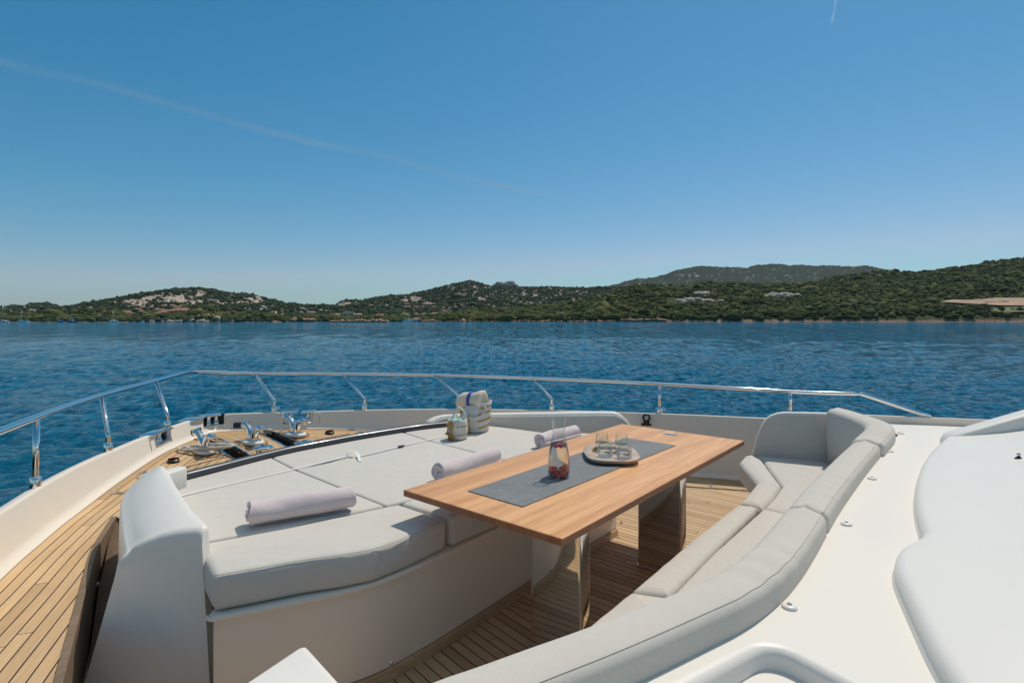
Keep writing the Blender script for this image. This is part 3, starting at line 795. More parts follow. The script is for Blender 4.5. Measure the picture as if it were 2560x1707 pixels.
# nosing and riser where the side deck steps down to the cockpit
LD = cr([P(x, y, DZ) for x, y in ((292, 1290), (270, 1325), (243, 1372), (222, 1450), (198, 1545), (178, 1625), (157, 1707), (120, 1850), (40, 2200))], 5)
bm = bmesh.new(); rg = []
for i, p in enumerate(LD):
    t_ = LD[min(i+1, len(LD)-1)]-LD[max(i-1, 0)]; n_ = Vector((-t_.y, t_.x, 0)).normalized()
    rg.append([p+Vector((0, 0, -.40)), p+Vector((0, 0, .0015)), p-n_*.028*(1 if n_.x > 0 else -1)+Vector((0, 0, .0015)), p-n_*.028*(1 if n_.x > 0 else -1)+Vector((0, 0, -.40))])
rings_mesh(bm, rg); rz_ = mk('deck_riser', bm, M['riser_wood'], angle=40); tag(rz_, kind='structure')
bm = bmesh.new(); q = P(247, 1460, .17); lathe(bm, [(0, 0), (.011, 0), (.012, .004), (.008, .01), (0, .012)], 16, q+Vector((-.002, 0, 0)), axis=(-.9, .2, 0)); mk('courtesy_light', bm, M['strap'], pc)
# ---- starboard coaming behind the sunpad
sc_t = thing('starboard_coaming', 'low white coaming with grey padded inner face behind the bags, far side of the sunpad', 'coaming', (.3, 4.9, .3))
line = [XZ(1080, 1058, 5.03), XZ(1090, 1047, 5.06), XZ(1105, 1041, 5.08), XZ(1125, 1039, 5.08), XZ(1207, 1035.5, 5.02), XZ(1376, 1033, 4.86), XZ(1520, 1031.5, 4.76), XZ(1549, 1036, 4.75), XZ(1566, 1048, 4.75), XZ(1580, 1068, 4.75)]
zs = [p.z for p in line]
lp = cr([Vector((p.x, p.y, z)) for p, z in zip(line, zs)], 6)
bm = bmesh.new(); rg = []
for i, p in enumerate(lp):
    t_ = (lp[min(i+1, len(lp)-1)]-lp[max(i-1, 0)]); n_ = Vector((-t_.y, t_.x, 0)).normalized()
    base = Vector((p.x, p.y, 0)); z = p.z
    rg.append([base+n_*a+Vector((0, 0, zz)) for a, zz in ((.0, .25), (.0, z-.02), (.006, z-.006), (.02, z), (.085, z), (.10, z-.006), (.108, z-.02), (.11, .25))])
rings_mesh(bm, rg, True, True); mk('moulding', bm, M['gel'], sc_t, angle=60)
bm = bmesh.new(); rg = []
for i, p in enumerate(lp[3:-3]):
    i += 3
    t_ = (lp[min(i+1, len(lp)-1)]-lp[max(i-1, 0)]); n_ = Vector((-t_.y, t_.x, 0)).normalized(); base = Vector((p.x, p.y, 0)); z = p.z-.016
    rg.append([base+n_*a+Vector((0, 0, zz)) for a, zz in ((.004, .5), (-.018, .5), (-.018, z-.02), (-.010, z-.004), (.004, z))])
rings_mesh(bm, rg, True, True); mk('padded_face', bm, M['fab'], sc_t, angle=60)

# ---- sunpad
sp = thing('sunpad', 'large pale grey sunbathing pad of several cushions on a cream base', 'sunpad', (-.4, 3.6, 0))
ZS = .60
def px_poly(pts, z=ZS): return [P(x, y, z) for x, y in pts]
def gap(poly, d=.004): return inset([Vector(p[:2]) for p in poly], d)
pad = {
 'fp': [(440, 1242), (425, 1206), (474, 1192), (540, 1176), (607, 1159), (640, 1150), (677, 1142), (738, 1173)],
 'fm': [(677, 1142), (738, 1173), (865, 1146.5), (1005, 1114), (1070, 1100), (1002, 1078), (900, 1091), (800, 1109.5), (740, 1125)],
 'fs': [(1002, 1078), (1070, 1100), (1115, 1091), (1190, 1075), (1212, 1062), (1150, 1056), (1112, 1058), (1060, 1065)],
 'mp': [(440, 1242), (738, 1173), (964, 1263), (720, 1315), (490, 1357), (488, 1310), (460, 1275)],
 'mm': [(738, 1173), (865, 1146.5), (1005, 1114), (1070, 1100), (1262, 1149), (1330, 1169), (1150, 1220), (964, 1263)],
 'ms': [(1070, 1100), (1115, 1091), (1190, 1075), (1212, 1062), (1288, 1071), (1347, 1079), (1433, 1090), (1420, 1103), (1330, 1169), (1262, 1149)],
 'ss': [(1433, 1090), (1437, 1081), (1470, 1082), (1560, 1090), (1540, 1130), (1420, 1135), (1420, 1103)],
}
for k in pad:
    bm = bmesh.new(); poly = gap(px_poly(pad[k]), .003); cushion(bm, poly, .45, ZS, .015, .003, corner=.02); mk('cushion', bm, M['fab_top'], sp)
# aft cushions with the drop front
front = [P(490, 1357, ZS), P(500, 1380, ZS), P(531, 1449, .585), P(640, 1430, .585), P(751, 1410, .585), P(850, 1396, .585), P(938, 1379.5, .585), P(1030, 1345, .585), P(1120, 1305, .585)]
ap = front+[P(999, 1256.5, ZS), P(964, 1263, ZS), P(720, 1315, ZS)]
# seat polygon grows a little towards the front like the tapered block in the photo
def block(poly, name, par, z0=.455, z1=ZS, r=.020, mat='fab_top'):
    bm = bmesh.new(); cushion(bm, gap(poly, .003), z0, z1, r, .004, corner=.03); return mk(name, bm, M[mat], par)
block(ap, 'cushion', sp, r=.032)
dirA = (P(1175, 1288, .585)-P(1128, 1300, .585)); dirA.z = 0; dirA = STB
f0 = P(1128, 1302, .585); f1 = f0+STB*1.45
mid = P(999, 1256.5, ZS); back1 = mid+STB*1.42
block([f0, f0+STB*.7, f1, back1, mid], 'cushion', sp)
f2 = f1+STB*.01; block([f2, f2+STB*.22-FWD*-.05, P(1560, 1128, ZS), back1+STB*.02], 'cushion', sp)
# stitched edges on the drop front
bm = bmesh.new()
def stitch(bm, pts, r=.0016): tube(bm, cr(pts, 6), r, 5)
ed = [p+Vector((0, -.004, .0)) for p in front[1:]]
stitch(bm, [Vector((p.x, p.y+.012, ZS-.004)) for p in front[2:]])
mk('stitching', bm, M['grey_seam'], sp)
# base panel
bl = [Vector((-1.125, 2.09)), Vector((-1.10, 2.092)), Vector((-.86, 2.20)), Vector((-.60, 2.345)), Vector((-.42, 2.53)), Vector((-.28, 2.70))]
e1 = P(1324, 1473, 0); e2 = e1.xy+Vector(STB[:2])*1.05
base = [v for v in bl]+[Vector((e1.x, e1.y)), e2, e2+Vector(FWD[:2])*.25+Vector(STB[:2])*.12, e2+Vector(FWD[:2])*.9+Vector(STB[:2])*.25, Vector((1.0, 5.0)), Vector((-.6, 5.05)), Vector((-1.1, 4.5)), Vector((-1.85, 3.4)), Vector((-1.75, 3.0)), Vector((-1.2, 2.5))]
bb = [base[i] for i in range(len(base))]
bsm = [Vector(v[:2]) for v in cr([Vector((v.x, v.y, 0)) for v in bb[:7]], 6)]+[Vector(v) for v in round_poly([bb[6]]+bb[7:9]+[bb[9]], .12)[8:]]+bb[10:]
bm = bmesh.new(); prism(bm, [Vector(p) for p in inset(bsm, .0)], .055, .43, .0); mk('base_panel', bm, M['gel_cream'], sp, angle=40)
bm = bmesh.new(); prism(bm, inset(bsm, -.018), .435, .452, .006, 2); mk('ledge', bm, M['gel_cream'], sp, angle=50)
bm = bmesh.new(); prism(bm, inset(bsm, -.012), .0, .05, .004, 2); mk('kick_board', bm, M['trim_wood'], sp, angle=50)
for q in (P(977, 1652, .07), P(1552, 1306, .09), P(1776, 1215, .12)):
    bm = bmesh.new(); lathe(bm, [(.0, 0), (.010, 0), (.011, .01), (.006, .016), (0, .018)], 14, q+Vector((0, 0, .0)), axis=(.3, -.95, 0)); mk('courtesy_light', bm, M['steel'], sp)
# dark grab rail along the forward edge
gr = [P(x, y, .62) for x, y in ((455, 1192), (473, 1187), (540, 1170), (607, 1152.5), (673, 1136), (740, 1120.5), (832, 1103), (900, 1090.5), (1000, 1074.5), (1060, 1066), (1112, 1060.5), (1180, 1054), (1207, 1052))]
bm = bmesh.new(); tube(bm, cr(gr, 6), .027, 16, sx=1.2); o = mk('edge_rail', bm, M['dark_rail']); tag(o, 'dark grey rounded rail along the forward edge of the sunpad', 'edge rail')
# white strap over the pad
bm = bmesh.new()
sps = [(449, 1240), (560, 1213), (660, 1190), (738, 1171.5), (800, 1157), (866, 1141.5)]
def ribbon(bm, pts, wd, th=.002):
    pts = [Vector(p) for p in pts]; rg = []
    for i, p in enumerate(pts):
        t_ = (pts[min(i+1, len(pts)-1)]-pts[max(i-1, 0)]); n_ = Vector((-t_.y, t_.x, 0)).normalized()*wd/2
        rg.append([p+n_, p-n_, p-n_+Vector((0, 0, th)), p+n_+Vector((0, 0, th))])
    rings_mesh(bm, rg)
ribbon(bm, cr([P(x, y, ZS+.006) for x, y in sps], 5), .016)
a = P(866, 1141.5, ZS+.006); b = P(895, 1141.5, ZS+.006)
loop_ = [a, a+Vector((.01, .02, .022)), a+Vector((.04, .03, .026)), a+Vector((.075, .01, .016)), P(900, 1153, ZS+.004)]
ribbon(bm, cr(loop_, 6), .02)
ribbon(bm, cr([P(893, 1141.5, ZS+.007), P(940, 1131, ZS+.006), P(1004, 1115, ZS+.006), P(1060, 1101.5, ZS+.006), P(1130, 1087, ZS+.006)], 5), .016)
st = mk('strap', bm, M['strap'], smooth=False); tag(st, 'thin white webbing strap with a folded loop lying across the sunpad', 'strap')
bm = bmesh.new(); q = P(1003, 1115, ZS+.012); box(bm, q, (.05, .02, .012), rz=.8, bev=.003); mk('buckle', bm, M['black'], st)
# ================================================================== TABLE
TA = Vector((.6395, .7688, 0)).normalized(); TB = Vector((TA.y, -TA.x, 0))      # long axis, and the short axis towards the sofa
T0 = P(1009.3, 1223.7, .75); TL, TWD = 2.135, .915
tb = thing('dining_table', 'long reddish teak dining table with two hinged leaves on polished steel pedestals', 'table', T0+TA*1.06+TB*.45)
def t3(a, b, z=0): v = T0+TA*a+TB*b; return Vector((v.x, v.y, z))
MT = Matrix((TA, TB, Vector((0, 0, 1)))).transposed()
for b0, b1 in ((0, TWD/2-.0012), (TWD/2+.0012, TWD)):
    bm = bmesh.new(); box(bm, t3(TL/2, (b0+b1)/2, .735), (TL, b1-b0, .030), M=MT, bev=.0035, seg=3); mk('tabletop_leaf', bm, M['table'], tb, angle=40)
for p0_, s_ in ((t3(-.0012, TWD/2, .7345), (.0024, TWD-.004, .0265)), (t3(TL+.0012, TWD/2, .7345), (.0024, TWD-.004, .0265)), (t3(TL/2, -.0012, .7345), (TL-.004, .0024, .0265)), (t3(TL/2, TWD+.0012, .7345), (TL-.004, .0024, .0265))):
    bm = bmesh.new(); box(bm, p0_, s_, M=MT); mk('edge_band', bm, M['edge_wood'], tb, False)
bm = bmesh.new(); box(bm, t3(TL-.135, TWD/2, .7507), (.05, .105, .002), M=MT, bev=.0008, seg=1); hg = mk('leaf_hinge', bm, M['steel_b'], tb, False)
bm = bmesh.new(); box(bm, t3(TL/2, TWD/2+.15, .712), (TL*.82, .34, .018), M=MT, bev=.003); mk('under_frame', bm, M['gel'], tb, angle=40)
for a in (.40, 1.51):
    bm = bmesh.new(); c = t3(a+.0425, TWD/2+.14); r = .018; hw, ht = .145, .0425
    poly = round_poly([(c+TA*sa*ht+TB*sb*hw)[:2] for sa, sb in ((-1, -1), (-1, 1), (1, 1), (1, -1))], r, 6)
    prism(bm, poly, .004, .703, .0); pd = mk('pedestal', bm, M['steel'], tb, angle=50)
    bm = bmesh.new(); prism(bm, inset(poly, -.012), .0015, .007, .002, 2); mk('foot_plate', bm, M['steel_b'], pd, angle=40)
# grey mat
def m_slate():
    n = NT('grey_slate_mat'); g = n.mapv(n.geo(), rot=(0, 0, -.6), scale=(14, 45, 10)); f = n.noise(g, 1.0, 7, .7, 1.4); f2 = n.noise(n.geo(), 5, 4, .6)
    c = n.ramp(f, [(.3, (.125, .13, .13)), (.55, (.19, .195, .195)), (.78, (.33, .335, .33))]); c = n.mix(n.math('MULTIPLY', f2, .35), c, (.22, .215, .205, 1))
    n.pbr(c, .62, 0, n.bump(f, .35, .002), .35); return n.m
M['slate'] = m_slate()
mc = [P(x, y, .752) for x, y in ((1169.3, 1227.3), (1306.7, 1266.7), (1689.3, 1113.3), (1563, 1094.3))]
bm = bmesh.new(); prism(bm, [p[:2] for p in mc], .7515, .7545, .0008, 1); o = mk('table_mat', bm, M['slate'], smooth=False); tag(o, 'long rectangular slate grey mat lying on the teak table', 'table mat')
# ================================================================== SOFA
ZQ = .43
sf = thing('corner_sofa', 'pale grey sofa curving round the aft side of the table with a tall corner backrest', 'sofa', (1.2, 2.6, 0))
WAF = Vector((.767, -.642, 0))
def q2(x, y, z=ZQ): return P(x, y, z)
fr = [q2(1573, 1475), q2(1737, 1338), q2(1843, 1257)]
def sc_cush(poly, name='seat_cushion', z0=.30, z1=ZQ, r=.03, puff=.010, mat='fab_top', corner=.02):
    bm = bmesh.new(); cushion(bm, gap(poly, .002), z0, z1, r, puff, corner=corner, wob=.0016); return mk(name, bm, M[mat], sf)
G0 = q2(1577, 1472); G1 = q2(1674, 1487)
cre = [q2(1674, 1486), q2(1776, 1382), q2(1893, 1270)]
I_ = [Vector(v+(0,)) for v in ((-.16, 1.105), (.029, 1.219), (.262, 1.357), (.399, 1.44), (.60, 1.58), (.75, 1.745), (.879, 1.902), (1.251, 2.371), (1.62, 2.8), (1.992, 3.228))]
J1 = Vector((.79, 1.80, 0))
# far straight seat: front roll and seat
sc_cush([fr[0], fr[1], fr[2], q2(1906, 1268), cre[2], cre[1], cre[0]])
sc_cush([cre[0], cre[1], q2(1906, 1268), q2(1972, 1283), Vector((1.70, 2.83, 0)), I_[7]+WAF*.03, I_[6]+WAF*.03, Vector((.80, 1.72, 0))])
# near seat round the curve
nf = [G0-TA*.006, G0-TA*.43, G0-TA*.75+WAF*-.0, Vector((-.35, 1.35, 0)), Vector((-.3, 1.08, 0)), Vector((.05, 1.17, 0)), Vector((.40, 1.40, 0)), Vector((.66, 1.62, 0)), Vector((.79, 1.72, 0)), G1-TA*.006]
sc_cush(nf)
# end section turning forward
roll = [q2(1845, 1255), q2(1890, 1203), q2(1846, 1152), q2(1860, 1136), q2(1886, 1134), q2(1908, 1148), q2(1930, 1178), q2(1955, 1210), q2(1935, 1238), q2(1908, 1266)]
sc_cush(roll, r=.045, puff=.014, z0=.26)
sc_cush([q2(1908, 1266), q2(1935, 1238), q2(1955, 1210), q2(1930, 1178), q2(1908, 1148), q2(1886, 1136), q2(2060, 1146), Vector((2.5, 4.2, 0)), Vector((2.4, 3.7, 0)), Vector((2.02, 3.2, 0)), Vector((1.72, 2.84, 0)), q2(1972, 1283)], z1=.425)
# base
bs = [Vector((-.38, 1.30, 0)), G0-TA*.75-WAF*-.05, G0-WAF*-.05, fr[2]-WAF*-.05, q2(1893, 1207)+Vector((.05, 0, 0)), q2(1862, 1160)+Vector((.06, 0, 0)), q2(1866, 1138)+Vector((.05, 0, 0)), Vector((2.5, 4.45, 0)), Vector((2.6, 3.8, 0)), Vector((1.3, 2.3, 0)), Vector((.5, 1.4, 0)), Vector((-.2, 1.0, 0))]
bm = bmesh.new(); prism(bm, [p[:2] for p in bs], 0, .305, .004, 2); mk('base', bm, M['gel_cream'], sf, angle=40)
# backrest bolsters
Cn = [Vector(v+(0,)) for v in ((-.62, .80), (-.42, .885), (-.25, .975), (-.13, 1.045), (-.05, 1.09), (.06, 1.155), (.174, 1.221), (.297, 1.297), (.434, 1.385), (.555, 1.465), (.665, 1.558), (.79, 1.685), (.933, 1.857), (1.098, 2.067), (1.305, 2.326), (1.69, 2.785), (2.046, 3.195))]
Cd = cr(Cn, 8)
def bolster(path, hw, z0, z1, name='back_cushion', r=.05, lean=.0, wr=0.0, hws=None):
    n = len(path); rg = []; L = [0]
    for a, b in zip(path, path[1:]): L.append(L[-1]+(b-a).length)
    for i, p in enumerate(path):
        t_ = (path[min(i+1, n-1)]-path[max(i-1, 0)]); nn = Vector((t_.y, -t_.x, 0)).normalized()   # towards aft / outside
        e = min(L[i], L[-1]-L[i]); k = 1.0 if e > .03 else math.sqrt(max(0, 1-((.03-e)/.03)**2)); sh = .03*(1-k)
        h = (hws[i] if hws else hw)-sh; zt = z1[i] if isinstance(z1, list) else z1
        zt = zt-sh*.8; ring = []
        prof_ = []
        for a in range(7):
            an = math.pi/2*a/6; prof_.append((-h+r*(1-math.sin(an))*1.0, zt-r*1.0+r*math.cos(math.pi/2-an)*1.0 if False else zt-r*(1-math.sin(an)) if False else 0))
        pts = [(-h+.01, z0)]
        pts += [(-h, z0+(zt-z0)*.5), (-h-.004, zt-r*1.4)]
        for a in range(7):
            an = math.pi-math.pi/2*a/6; pts.append((-h+r+r*math.cos(an), zt-r+r*math.sin(an)))
        pts += [(0, zt+.010)]
        for a in range(7):
            an = math.pi/2-math.pi/2*a/6; pts.append((h-r*.6+r*.6*math.cos(an), zt-r*.6+r*.6*math.sin(an)-.004))
        pts += [(h+.002, zt-.09), (h-.006, z0)]
        for x_, z_ in pts:
            ww = wr*math.sin(L[i]*55+z_*30)*max(0, math.sin(L[i]*5)) if wr else 0
            ring.append(p+nn*(x_-lean*(z_-z0))+Vector((0, 0, z_+ww)))
        rg.append(ring)
    bm = bmesh.new(); rings_mesh(bm, rg); o = mk(name, bm, M['fab'], sf)
    # stitched seam along the outer top edge
    bm = bmesh.new(); pth = []
    for ring in rg[2:-2]: pth.append(ring[13]+Vector((0, 0, .0012)))
    tube(bm, pth, .0009, 5); mk('seam', bm, M['grey_seam'], o)
    return o
def seg(path, a, b):
    """part of the path between two arc lengths, finely sampled near the ends"""
    L = [0]
    for p, q in zip(path, path[1:]): L.append(L[-1]+(q-p).length)
    def at(s):
        for i in range(len(L)-1):
            if L[i] <= s <= L[i+1]: return path[i].lerp(path[i+1], (s-L[i])/(L[i+1]-L[i]+1e-9))
        return path[-1] if s > L[-1] else path[0]
    k = int((b-a)/.03); ss_ = [a, a+.004, a+.01, a+.02]+[a+.03+(b-a-.06)*i/k for i in range(k+1)]+[b-.02, b-.01, b-.004, b]
    return [at(s) for s in ss_]
def arclen(path, q):
    best, s, acc = 1e9, 0, 0
    for p, r_ in zip(path, path[1:]):
        d = (p-q).length
        if d < best: best, s = d, acc
        acc += (r_-p).length
    return s
sJ1 = arclen(Cd, Vector((1.098, 2.067, 0))); sE = sum((b-a).length for a, b in zip(Cd, Cd[1:]))
bolster(seg(Cd, 0, sJ1-.003), .072, .40, .862, wr=.0025)
bolster(seg(Cd, sJ1+.003, sE-.003), .072, .40, .858, wr=.0012)
Ce = cr([Vector(v+(0,)) for v in ((2.052, 3.202), (2.20, 3.37), (2.37, 3.57), (2.49, 3.76), (2.535, 3.98), (2.55, 4.20), (2.555, 4.36))], 8)
pe = seg(Ce, 0, sum((b-a).length for a, b in zip(Ce, Ce[1:])))
bolster(pe, .085, .40, [.858-.0*i for i in range(len(pe))], wr=.006)
# padded end panel
A_, B_ = Vector((2.006, 4.627)), Vector((2.465, 4.43)); nn = Vector((-(B_-A_).y, (B_-A_).x, 0)).normalized()
ol = [PW(x, y, A_, B_) for x, y in ((1878, 1140), (1880, 1132), (1892, 1092), (1903, 1066), (1913, 1050), (1926, 1040), (1942, 1034), (1962, 1031.5), (2066, 1033.5), (2135, 1036), (2135, 1152), (2049, 1152))]
bm = bmesh.new(); plate(bm, ol, nn, .06); bmesh.ops.bevel(bm, geom=[e for e in bm.edges if len(e.link_faces) == 2 and e.calc_face_angle(0) > 1.2], offset=.012, segments=3, affect='EDGES')
mk('end_panel', bm, M['gel'], sf, angle=35)
bm = bmesh.new(); ol2 = [p+(Vector((.0, 0, 0))) for p in [PW(x, y, A_, B_) for x, y in ((1884, 1138), (1897, 1092), (1908, 1068), (1918, 1053), (1930, 1044), (1945, 1039), (1964, 1036.5), (2066, 1038), (2135, 1041), (2135, 1152), (2049, 1152))]]
plate(bm, [p-nn*.014 for p in ol2], nn, .012); bmesh.ops.bevel(bm, geom=[e for e in bm.edges if len(e.link_faces) == 2 and e.calc_face_angle(0) > 1.2], offset=.005, segments=2, affect='EDGES')
mk('end_pad', bm, M['fab'], sf, angle=35)

# ================================================================== COACHROOF
ZR = .78
rf = thing('coachroof', 'broad white moulded coachroof filling the right foreground behind the sofa', 'coachroof', (2, 1.5, .4))
crs = [P(2226, 1092, ZR), P(2253, 1076, ZR), P(2295, 1077, ZR), P(2409, 1068, ZR)]
edge_in = [p for p in Cd[::2]]
outer = [Vector((p.x, p.y)) for p in edge_in]+[Vector((2.40, 3.52)), Vector((2.60, 3.72)), Vector((2.66, 3.86))]+[Vector((p.x, p.y)) for p in crs[1:]]+[Vector((6.0, 4.0)), Vector((6.5, -1.5)), Vector((-1.0, -1.5)), Vector((-.95, .62))]
hatch = [(1560, 1900), (1640, 1757), (1776, 1689), (1903, 1619), (2020, 1652), (2125, 1711), (2260, 1800), (2350, 1900)]
hp2 = round_poly([P(x, y, ZR)[:2] for x, y in ((1470, 1900), (1640, 1757), (1926, 1606), (2120, 1708), (2420, 1900))], [.02, .0, .07, .0, .02], 8)
hp2 = [Vector(p) for p in hp2]
def sheet_with_hole(bm, outer, hole, z):
    polys = [[Vector((p[0], p[1], z)) for p in outer], [Vector((p[0], p[1], z)) for p in hole]]
    vs_ = [bm.verts.new(v) for pl in polys for v in pl]
    for t in geometry.tessellate_polygon(polys):
        try: bm.faces.new([vs_[i] for i in t])
        except ValueError: pass
    return vs_
bm = bmesh.new(); lip = inset(hp2, -.028)
sheet_with_hole(bm, outer, lip, ZR)
mk('roof_skin', bm, M['gel_dull'], rf, smooth=False)
bm = bmesh.new(); rg = []
for k in range(7):
    a = k/6*math.pi/2; rg.append([Vector((p.x, p.y, ZR-.022*(1-math.cos(a))+ .0005)) for p in inset(hp2, -.028+.028*math.sin(a))])
rg.append([Vector((p.x, p.y, ZR-.085)) for p in inset(hp2, .006)])
rg.append([Vector((p.x, p.y, ZR-.095)) for p in inset(hp2, .016)])
rg.append([Vector((p.x, p.y, ZR-.096)) for p in inset(hp2, .10)])
rings_mesh(bm, rg, False, True); mk('hatch_recess', bm, M['gel'], rf)
bm = bmesh.new(); hl = round_poly([P(x, y, ZR-.07)[:2] for x, y in ((1600, 1900), (1790, 1757), (1925, 1668), (2075, 1742), (2300, 1900))], [.02, 0, .06, 0, .02], 8)
prism(bm, hl, ZR-.09, ZR-.05, .015, 4); lid = mk('hatch_lid', bm, M['gel'], rf)
bm = bmesh.new(); q = P(1868, 1668, ZR-.045); hd = Vector((-.45, -.89, 0)); lathe(bm, [(0, 0), (.014, 0), (.014, .003), (.009, .006), (.0085, .012), (.005, .013), (.004, .008), (0, .008)], 20, q, axis=(.35, -.93, .1)); mk('stud', bm, M['steel'], rf)
# fall of the roof edge down to the starboard side
bm = bmesh.new()
up_ = [Vector((2.50, 4.45, .76)), Vector((2.64, 4.25, .775)), Vector((2.64, 3.86, ZR))]+[Vector((p.x, p.y, ZR-.001)) for p in crs[1:]]+[Vector((6.0, 4.0, ZR-.001))]
lo_ = []
for x in (1995, 2060, 2170, 2215, 2290, 2420, 3300):
    c = ct_at(x); n_ = NR[idx_at(x)]; lo_.append(Vector((c.x, c.y, .602))-n_*.03)
up_ = up_[:7]
a = [bm.verts.new(v) for v in up_]; md = [bm.verts.new(u.lerp(l, .35)+Vector((0, 0, -.03))) for u, l in zip(up_, lo_)]; b = [bm.verts.new(v) for v in lo_]
for r0, r1 in ((a, md), (md, b)):
    for i in range(len(r0)-1): bm.faces.new((r0[i], r0[i+1], r1[i+1], r1[i]))
mk('side_slope', bm, M['gel_dull'], rf, angle=20)
# raised windscreen plinth
pl_px = [(2362, 1112), (2353, 1120), (2340, 1133), (2323, 1150), (2309, 1170), (2299, 1190), (2290, 1215), (2286, 1240), (2284, 1267), (2286, 1295), (2291, 1320), (2298, 1347), (2303, 1366), (2290, 1380), (2268, 1392), (2250, 1403), (2238, 1417), (2232, 1437), (2233, 1462), (2240, 1484), (2256, 1522), (2276, 1568), (2309, 1642), (2343, 1707), (2400, 1800), (2500, 1950)]
bp = [Vector(p[:2]+(0,)) if False else Vector((p.x, p.y, 0)) for p in cr([P(x, y, ZR) for x, y in pl_px], 5)]
D2 = Vector((.93, -.37, 0)).normalized(); rg = []
def offs(path, d):
    out = []
    for i, p in enumerate(path):
        t_ = path[min(i+1, len(path)-1)]-path[max(i-1, 0)]; out.append(p+Vector((-t_.y, t_.x, 0)).normalized()*d)
    return out
for d, z in ((-.006, ZR-.01), (0, ZR+.006), (.004, ZR+.018), (.006, ZR+.022), (.004, ZR+.026), (.006, ZR+.036), (.012, ZR+.048), (.022, ZR+.056), (.036, ZR+.060)):
    rg.append([p+Vector((0, 0, z)) for p in offs(bp, d)])
top_ = offs(bp, .036)
for k, z in ((.10, .014), (.25, .04), (.5, .10), (1.0, .25), (2.0, .62)):
    rg.append([p+D2*k+Vector((0, 0, ZR+.060+z)) for p in top_])
bm = bmesh.new(); rings_mesh(bm, rg, False, False, loop=False); mk('windscreen_plinth', bm, M['gel'], rf, angle=60)
# brow rising aft on the starboard side
Tb = P(2346, 1108, ZR); Db = Vector((.95, -.30, 0)).normalized(); nb_ = Vector((-Db.y, Db.x, 0)); rg = []
for k, zt, s_ in ((-.012, .012, .55), (.0, .040, .8), (.02, .062, 1), (.05, .078, 1), (.15, .118, 1), (.39, .215, 1), (.9, .42, 1.1), (1.6, .70, 1.2)):
    c = Tb+Db*(k+.03); w_ = .075*s_
    rg.append([c+nb_*a+Vector((0, 0, h)) for a, h in ((-w_, -.02), (-w_, zt-.02), (-w_+.012, zt-.006), (-w_+.03, zt), (w_-.03, zt-.002), (w_-.01, zt-.012), (w_, zt-.035), (w_+.01, -.02))])
bm = bmesh.new(); rings_mesh(bm, rg, True, False); mk('brow', bm, M['gel'], rf, angle=55)
# port end of the seat surround
bm = bmesh.new(); poly = round_poly([P(x, y, ZR)[:2] for x, y in ((500, 1800), (601, 1707), (745, 1612), (768, 1607), (862, 1709), (960, 1830))], [0, .0, .02, .03, .0, 0], 6)
prism(bm, poly, 0, ZR, .02, 5); o = mk('port_armrest', bm, M['gel'], rf, angle=60)
# snap studs
st0 = None
for k, (x, y) in enumerate(((2251.7, 1084), (2224, 1128.7), (2180, 1197), (2116, 1311), (1973.7, 1518))):
    p = P(x, y, ZR)
    lab = ['farthest cover stud on the white roof, by the corner backrest', 'second farthest cover stud on the white roof', 'middle cover stud of the row on the white roof', 'second nearest cover stud on the white roof', 'nearest cover stud on the white roof, by the curve of the backrest'][k]
    if st0 is None:
        st0 = thing('cover_stud', lab, 'stud', (0, 0, 0), 'cover studs in a row on the roof')
        bm = bmesh.new(); lathe(bm, [(.0255, 0), (.0255, .005), (.021, .009), (.013, .0115), (0, .0118)], 24); mk('collar', bm, M['gel'], st0)
        bm = bmesh.new(); lathe(bm, [(.009, .0112), (.0085, .0135), (.006, .0145), (0, .0145)], 16, (0, 0, 0)); mk('socket', bm, M['steel'], st0)
        st0.location = p; st0.scale = (.8,)*3
    else: copy_thing(st0, p, None, lab)
# washer nozzle
for k, (x, y, dd) in enumerate(((2547, 1146, 2.62), (2571, 1149, 2.6))):
    p = XZ(x, y, dd); t = thing('washer_nozzle', ['small dark washer nozzle on the white plinth at the right edge', 'second washer nozzle cut by the right edge'][k], 'nozzle', p)
    bm = bmesh.new(); lathe(bm, [(0, -.06), (.016, -.06), (.016, .0), (.011, .006), (.006, .009), (.006, .016), (0, .016)], 16, p); mk('base', bm, M['black'], t)
    bm = bmesh.new(); lathe(bm, [(0, .014), (.008, .014), (.009, .02), (.005, .026), (0, .027)], 12, p); mk('jet', bm, M['steel'], t)

